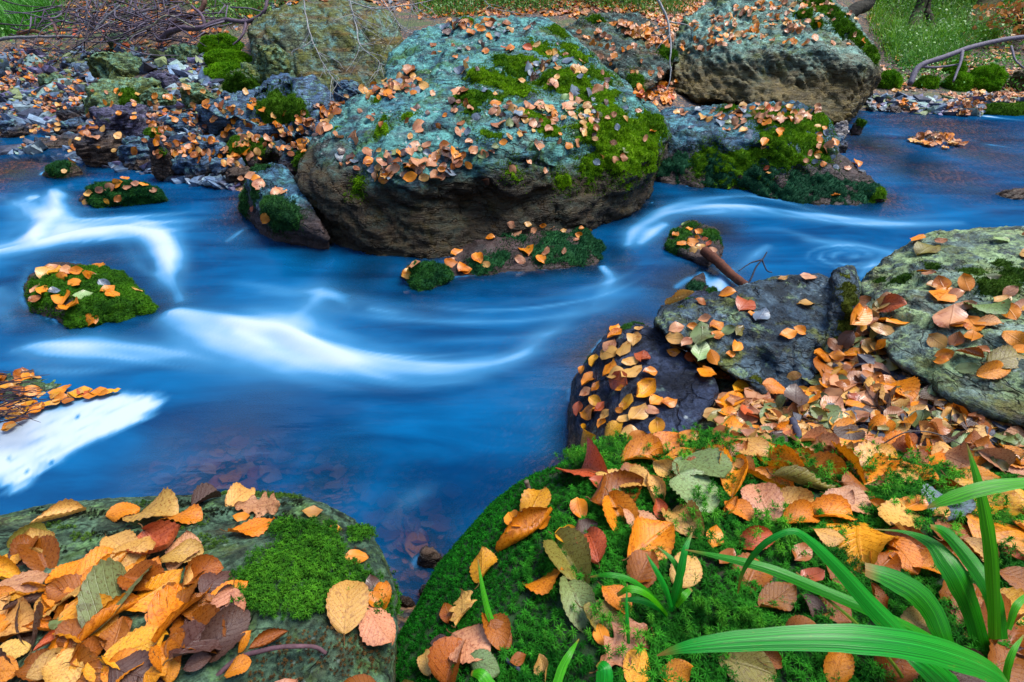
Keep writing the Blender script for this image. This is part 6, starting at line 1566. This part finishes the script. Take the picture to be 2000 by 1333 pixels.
# fallen branch and trees of the far right bank
branch('fallen_branch', 'long grey fallen branch with forked limbs on the far right bank', 'branch', [(1778, 165, 5.5), (1795, 130, 5.5), (1840, 112, 5.5), (1900, 92, 5.55), (1960, 78, 5.6), (2060, 66, 5.7)], .030, .022, (.17, .15, .19), [([(1795, 130, 5.5), (1830, 132, 5.5), (1875, 126, 5.5)], .016, .008), ([(1880, 100, 5.5), (1875, 125, 5.45), (1862, 160, 5.4)], .018, .010), ([(1975, 90, 5.6), (1985, 120, 5.5), (2010, 140, 5.4)], .012, .006)], wig=.012, sides=8)
def tree(label, path, r0, r1, limbs, col):
    P3 = [P(*x) for x in path]
    base = P3[0]
    root = bpy.data.objects.new('tree', None); COL.objects.link(root); root.location = base; tag(root, label, 'tree', 'trees of the far bank')
    top = [P3[-1] + np.array([.25 * k * (1 if path[-1][0] > path[0][0] else -1) * .6, .2 * k, .9 * k]) for k in (1, 2, 3, 4)]
    q = spline(P3 + top, 40); q = q + .06 * np.stack([fbm(q * 1.5 + k * 9, 3) for k in range(3)], 1) * np.linspace(0, 1, 40)[:, None]
    V, F = tube(q, np.linspace(r0, r1 * .5, 40) * (1 + .12 * fbm(q * 9, 3)), 12)
    link('trunk', make_mesh('trunk', V - base, F, M_BARK, True, np.array(col)), root)
    for k in range(limbs):
        s = q[R.randint(18, 38)]; d = np.array([R.normal(), R.normal() - .3, R.uniform(.2, .9)]); d /= np.linalg.norm(d)
        L = R.uniform(.7, 1.6); qq = spline([s, s + d * L * .5 + R.normal(size=3) * .1, s + d * L + R.normal(size=3) * .2], 10)
        V, F = tube(qq, np.linspace(r1 * .45, .008, 10), 6)
        link('limb', make_mesh('limb', V - base, F, M_BARK, True, np.array(col)), root)
M_BARK = attr_mat('tree_bark', .85, .2, 25, .6, 0, .02)
tree('slim dark tree trunk leaning right behind the fallen branch', [(1775, 70, 6.9), (1787, 40, 6.95), (1798, 10, 7.0)], .085, .07, 5, (.055, .06, .025))
tree('slender twin stem just beside the slim dark trunk', [(1822, 62, 7.0), (1815, 30, 7.0), (1812, 5, 7.05)], .045, .04, 4, (.06, .05, .03))
tree('thick mossy tree trunk at the far right slope', [(1885, 75, 7.0), (1910, 40, 7.05), (1935, -5, 7.1)], .17, .14, 7, (.10, .085, .03))
tree('leaning mossy trunk rising behind the massive pale green boulder', [(1648, 40, 6.4), (1672, 18, 6.4), (1705, -8, 6.4)], .085, .075, 5, (.06, .055, .04))
tree('mossy trunk base on the slope behind the huge boulder', [(1022, 20, 7.2), (1026, 5, 7.2), (1030, -15, 7.2)], .12, .10, 5, (.07, .075, .02))
tree('thin grey-green stems behind the ochre boulder', [(425, 40, 6.6), (430, 10, 6.6), (440, -10, 6.6)], .06, .05, 4, (.15, .17, .05))

# ------------------------------------------------------------------ grass on the far banks (uncountable)
BL_V = np.array([[-.5, 0, 0], [.5, 0, 0], [.38, .08, .45], [-.38, .08, .45], [.2, .30, .82], [-.2, .30, .82], [0, .62, 1.0]])
BL_F = [np.array([[0, 1, 2, 3], [3, 2, 4, 5]]), np.array([[5, 4, 6]])]
mb = MB()
def grass(poly, n, h, w, cA, cB, clump=40):
    us = [p[0] for p in poly]; vs = [p[1] for p in poly]; pos = []
    tr = 0
    while len(pos) < n and tr < 12 * n:
        tr += 1
        u, v = R.uniform(min(us), max(us)), R.uniform(min(vs), max(vs))
        if not inpoly(u, v, poly) or pnoise(np.array([[u / clump, v / clump * 2, 3.3]]))[0] < R.uniform(-.5, .35): continue
        hh = hit(u, v)
        if hh is None or hh[2] != 'ground': continue
        for _ in range(4): pos.append(hh[0] + np.r_[R.normal(size=2) * .04, -.01])
    pos = np.array(pos); k = len(pos)
    if not k: return
    N = np.array([0, 0, 1.0]) + R.normal(size=(k, 3)) * .25
    hs = h * R.uniform(.5, 1.25, k)
    V, F = instance(BL_V, BL_F, pos, N, np.stack([np.full(k, w) * R.uniform(.7, 1.3, k), hs, hs], 1), R.rand(k) * 6.28)
    t = R.rand(k)[:, None]; c = np.array(cA) * (1 - t) + np.array(cB) * t
    mb.add(V, F, np.repeat(c, len(BL_V), 0))
grass([(-80, -10), (90, -10), (120, 40), (70, 70), (-80, 75)], 3600, .36, .011, (.03, .19, .015), (.12, .42, .03))
grass([(1690, -20), (2040, -20), (2040, 60), (1900, 90), (1740, 120), (1700, 60)], 5200, .24, .010, (.07, .28, .012), (.30, .58, .04))
grass([(1720, 90), (1880, 60), (1900, 110), (1780, 140)], 1600, .2, .009, (.05, .22, .015), (.2, .45, .06))
grass([(820, -10), (1380, -10), (1330, 30), (1100, 20), (820, 35)], 1500, .18, .010, (.04, .17, .015), (.16, .38, .04), 60)
grass([(1330, -20), (1450, -30), (1400, 10)], 200, .2, .009, (.08, .2, .03), (.25, .4, .08))
grass([(400, -10), (520, -10), (560, 10), (420, 60)], 500, .18, .009, (.05, .16, .03), (.16, .3, .06), 50)
# small-leaved green undergrowth among the grass
UV_ = np.array([[-.4, 0, 0], [.4, 0, 0], [.0, .9, .25]]); UF_ = np.array([[0, 1, 2]])
def under(poly, n, h, cA, cB):
    us = [p[0] for p in poly]; vs = [p[1] for p in poly]; pos = []
    for _ in range(n * 6):
        if len(pos) >= n: break
        u, v = R.uniform(min(us), max(us)), R.uniform(min(vs), max(vs))
        if not inpoly(u, v, poly): continue
        hh = hit(u, v)
        if hh is None or hh[2] not in ('ground', 'gravel'): continue
        k = R.randint(14, 40); c0 = hh[0] + np.c_[R.normal(size=k) * .10, R.normal(size=k) * .10, np.abs(R.normal(size=k)) * h]
        pos.append(c0)
    if not pos: return
    tone = np.repeat(R.rand(len(pos)), [len(p) for p in pos]); pos = np.concatenate(pos); k = len(pos)
    V, F = instance(UV_, UF_, pos, R.normal(size=(k, 3)) + [0, -.3, 1.0], .035 * R.uniform(.5, 1.2, k), R.rand(k) * 6.28)
    t = np.clip(tone + R.normal(size=k) * .2, 0, 1)[:, None]; mb.add(V, F, np.repeat(np.array(cA) * (1 - t) + np.array(cB) * t, 3, 0))
under([(1700, -20), (2040, -20), (2040, 110), (1900, 110), (1740, 130)], 300, .2, (.04, .18, .015), (.16, .40, .035))
under([(1730, 120), (2010, 120), (2010, 180), (1730, 170)], 60, .05, (.04, .2, .02), (.14, .4, .03))
under([(830, -10), (1360, -10), (1330, 30), (1100, 22), (830, 36)], 200, .12, (.05, .18, .02), (.18, .42, .05))
under([(380, -10), (620, -10), (560, 30), (420, 60)], 110, .12, (.05, .18, .02), (.2, .42, .05))
under([(1680, -40), (2060, -40), (2060, 40), (1900, 60), (1700, 50)], 220, .30, (.015, .07, .01), (.10, .28, .02))
under([(830, -40), (1380, -40), (1380, 8), (830, 14)], 200, .28, (.012, .06, .01), (.08, .24, .02))
under([(90, -30), (420, -30), (400, 25), (110, 30)], 120, .25, (.02, .06, .015), (.07, .18, .02))
under([(-60, 40), (160, 30), (160, 80), (-60, 84)], 60, .06, (.03, .16, .02), (.10, .32, .03))
tag(link('grass', mb.mesh('grass', M_GRASS, smooth=False)), 'green and yellowing grass on the far banks', 'grass', kind='stuff')
# a low shrub with orange leaves at the far right
root = bpy.data.objects.new('shrub', None); COL.objects.link(root); root.location = P(1990, 62, 6.6); tag(root, 'low shrub still holding orange leaves at the far right slope', 'shrub')
mb = MB(); ml = MB()
for k in range(16):
    a = P(1990, 62, 6.6); e = P(R.uniform(1900, 2060), R.uniform(14, 66), R.uniform(6.2, 6.6))
    q = spline([a, (a + e) / 2 + [0, 0, .12], e], 8); V, F = tube(q, np.linspace(.010, .003, 8), 4); mb.add(V - np.array(root.location), F, np.array([.1, .07, .05]))
    for _ in range(14):
        c0 = q[R.randint(3, 8)] + R.normal(size=3) * .07
        V, F, UV = LOW[R.randint(8)]
        X, Y, Z = frames(R.normal(size=(1, 3)) + [[0, -.3, .8]], R.rand(1) * 6)
        ml.add(c0 - np.array(root.location) + .07 * (V[:, :1] * X + V[:, 1:2] * Y + V[:, 2:] * Z), F, np.array([.60, .25, .06]) * R.uniform(.7, 1.2))
link('stem', mb.mesh('stem', M_TWIG), root); link('foliage', ml.mesh('foliage', M_GRASS), root)
# distant woods on the slope, beyond what the picture shows clearly
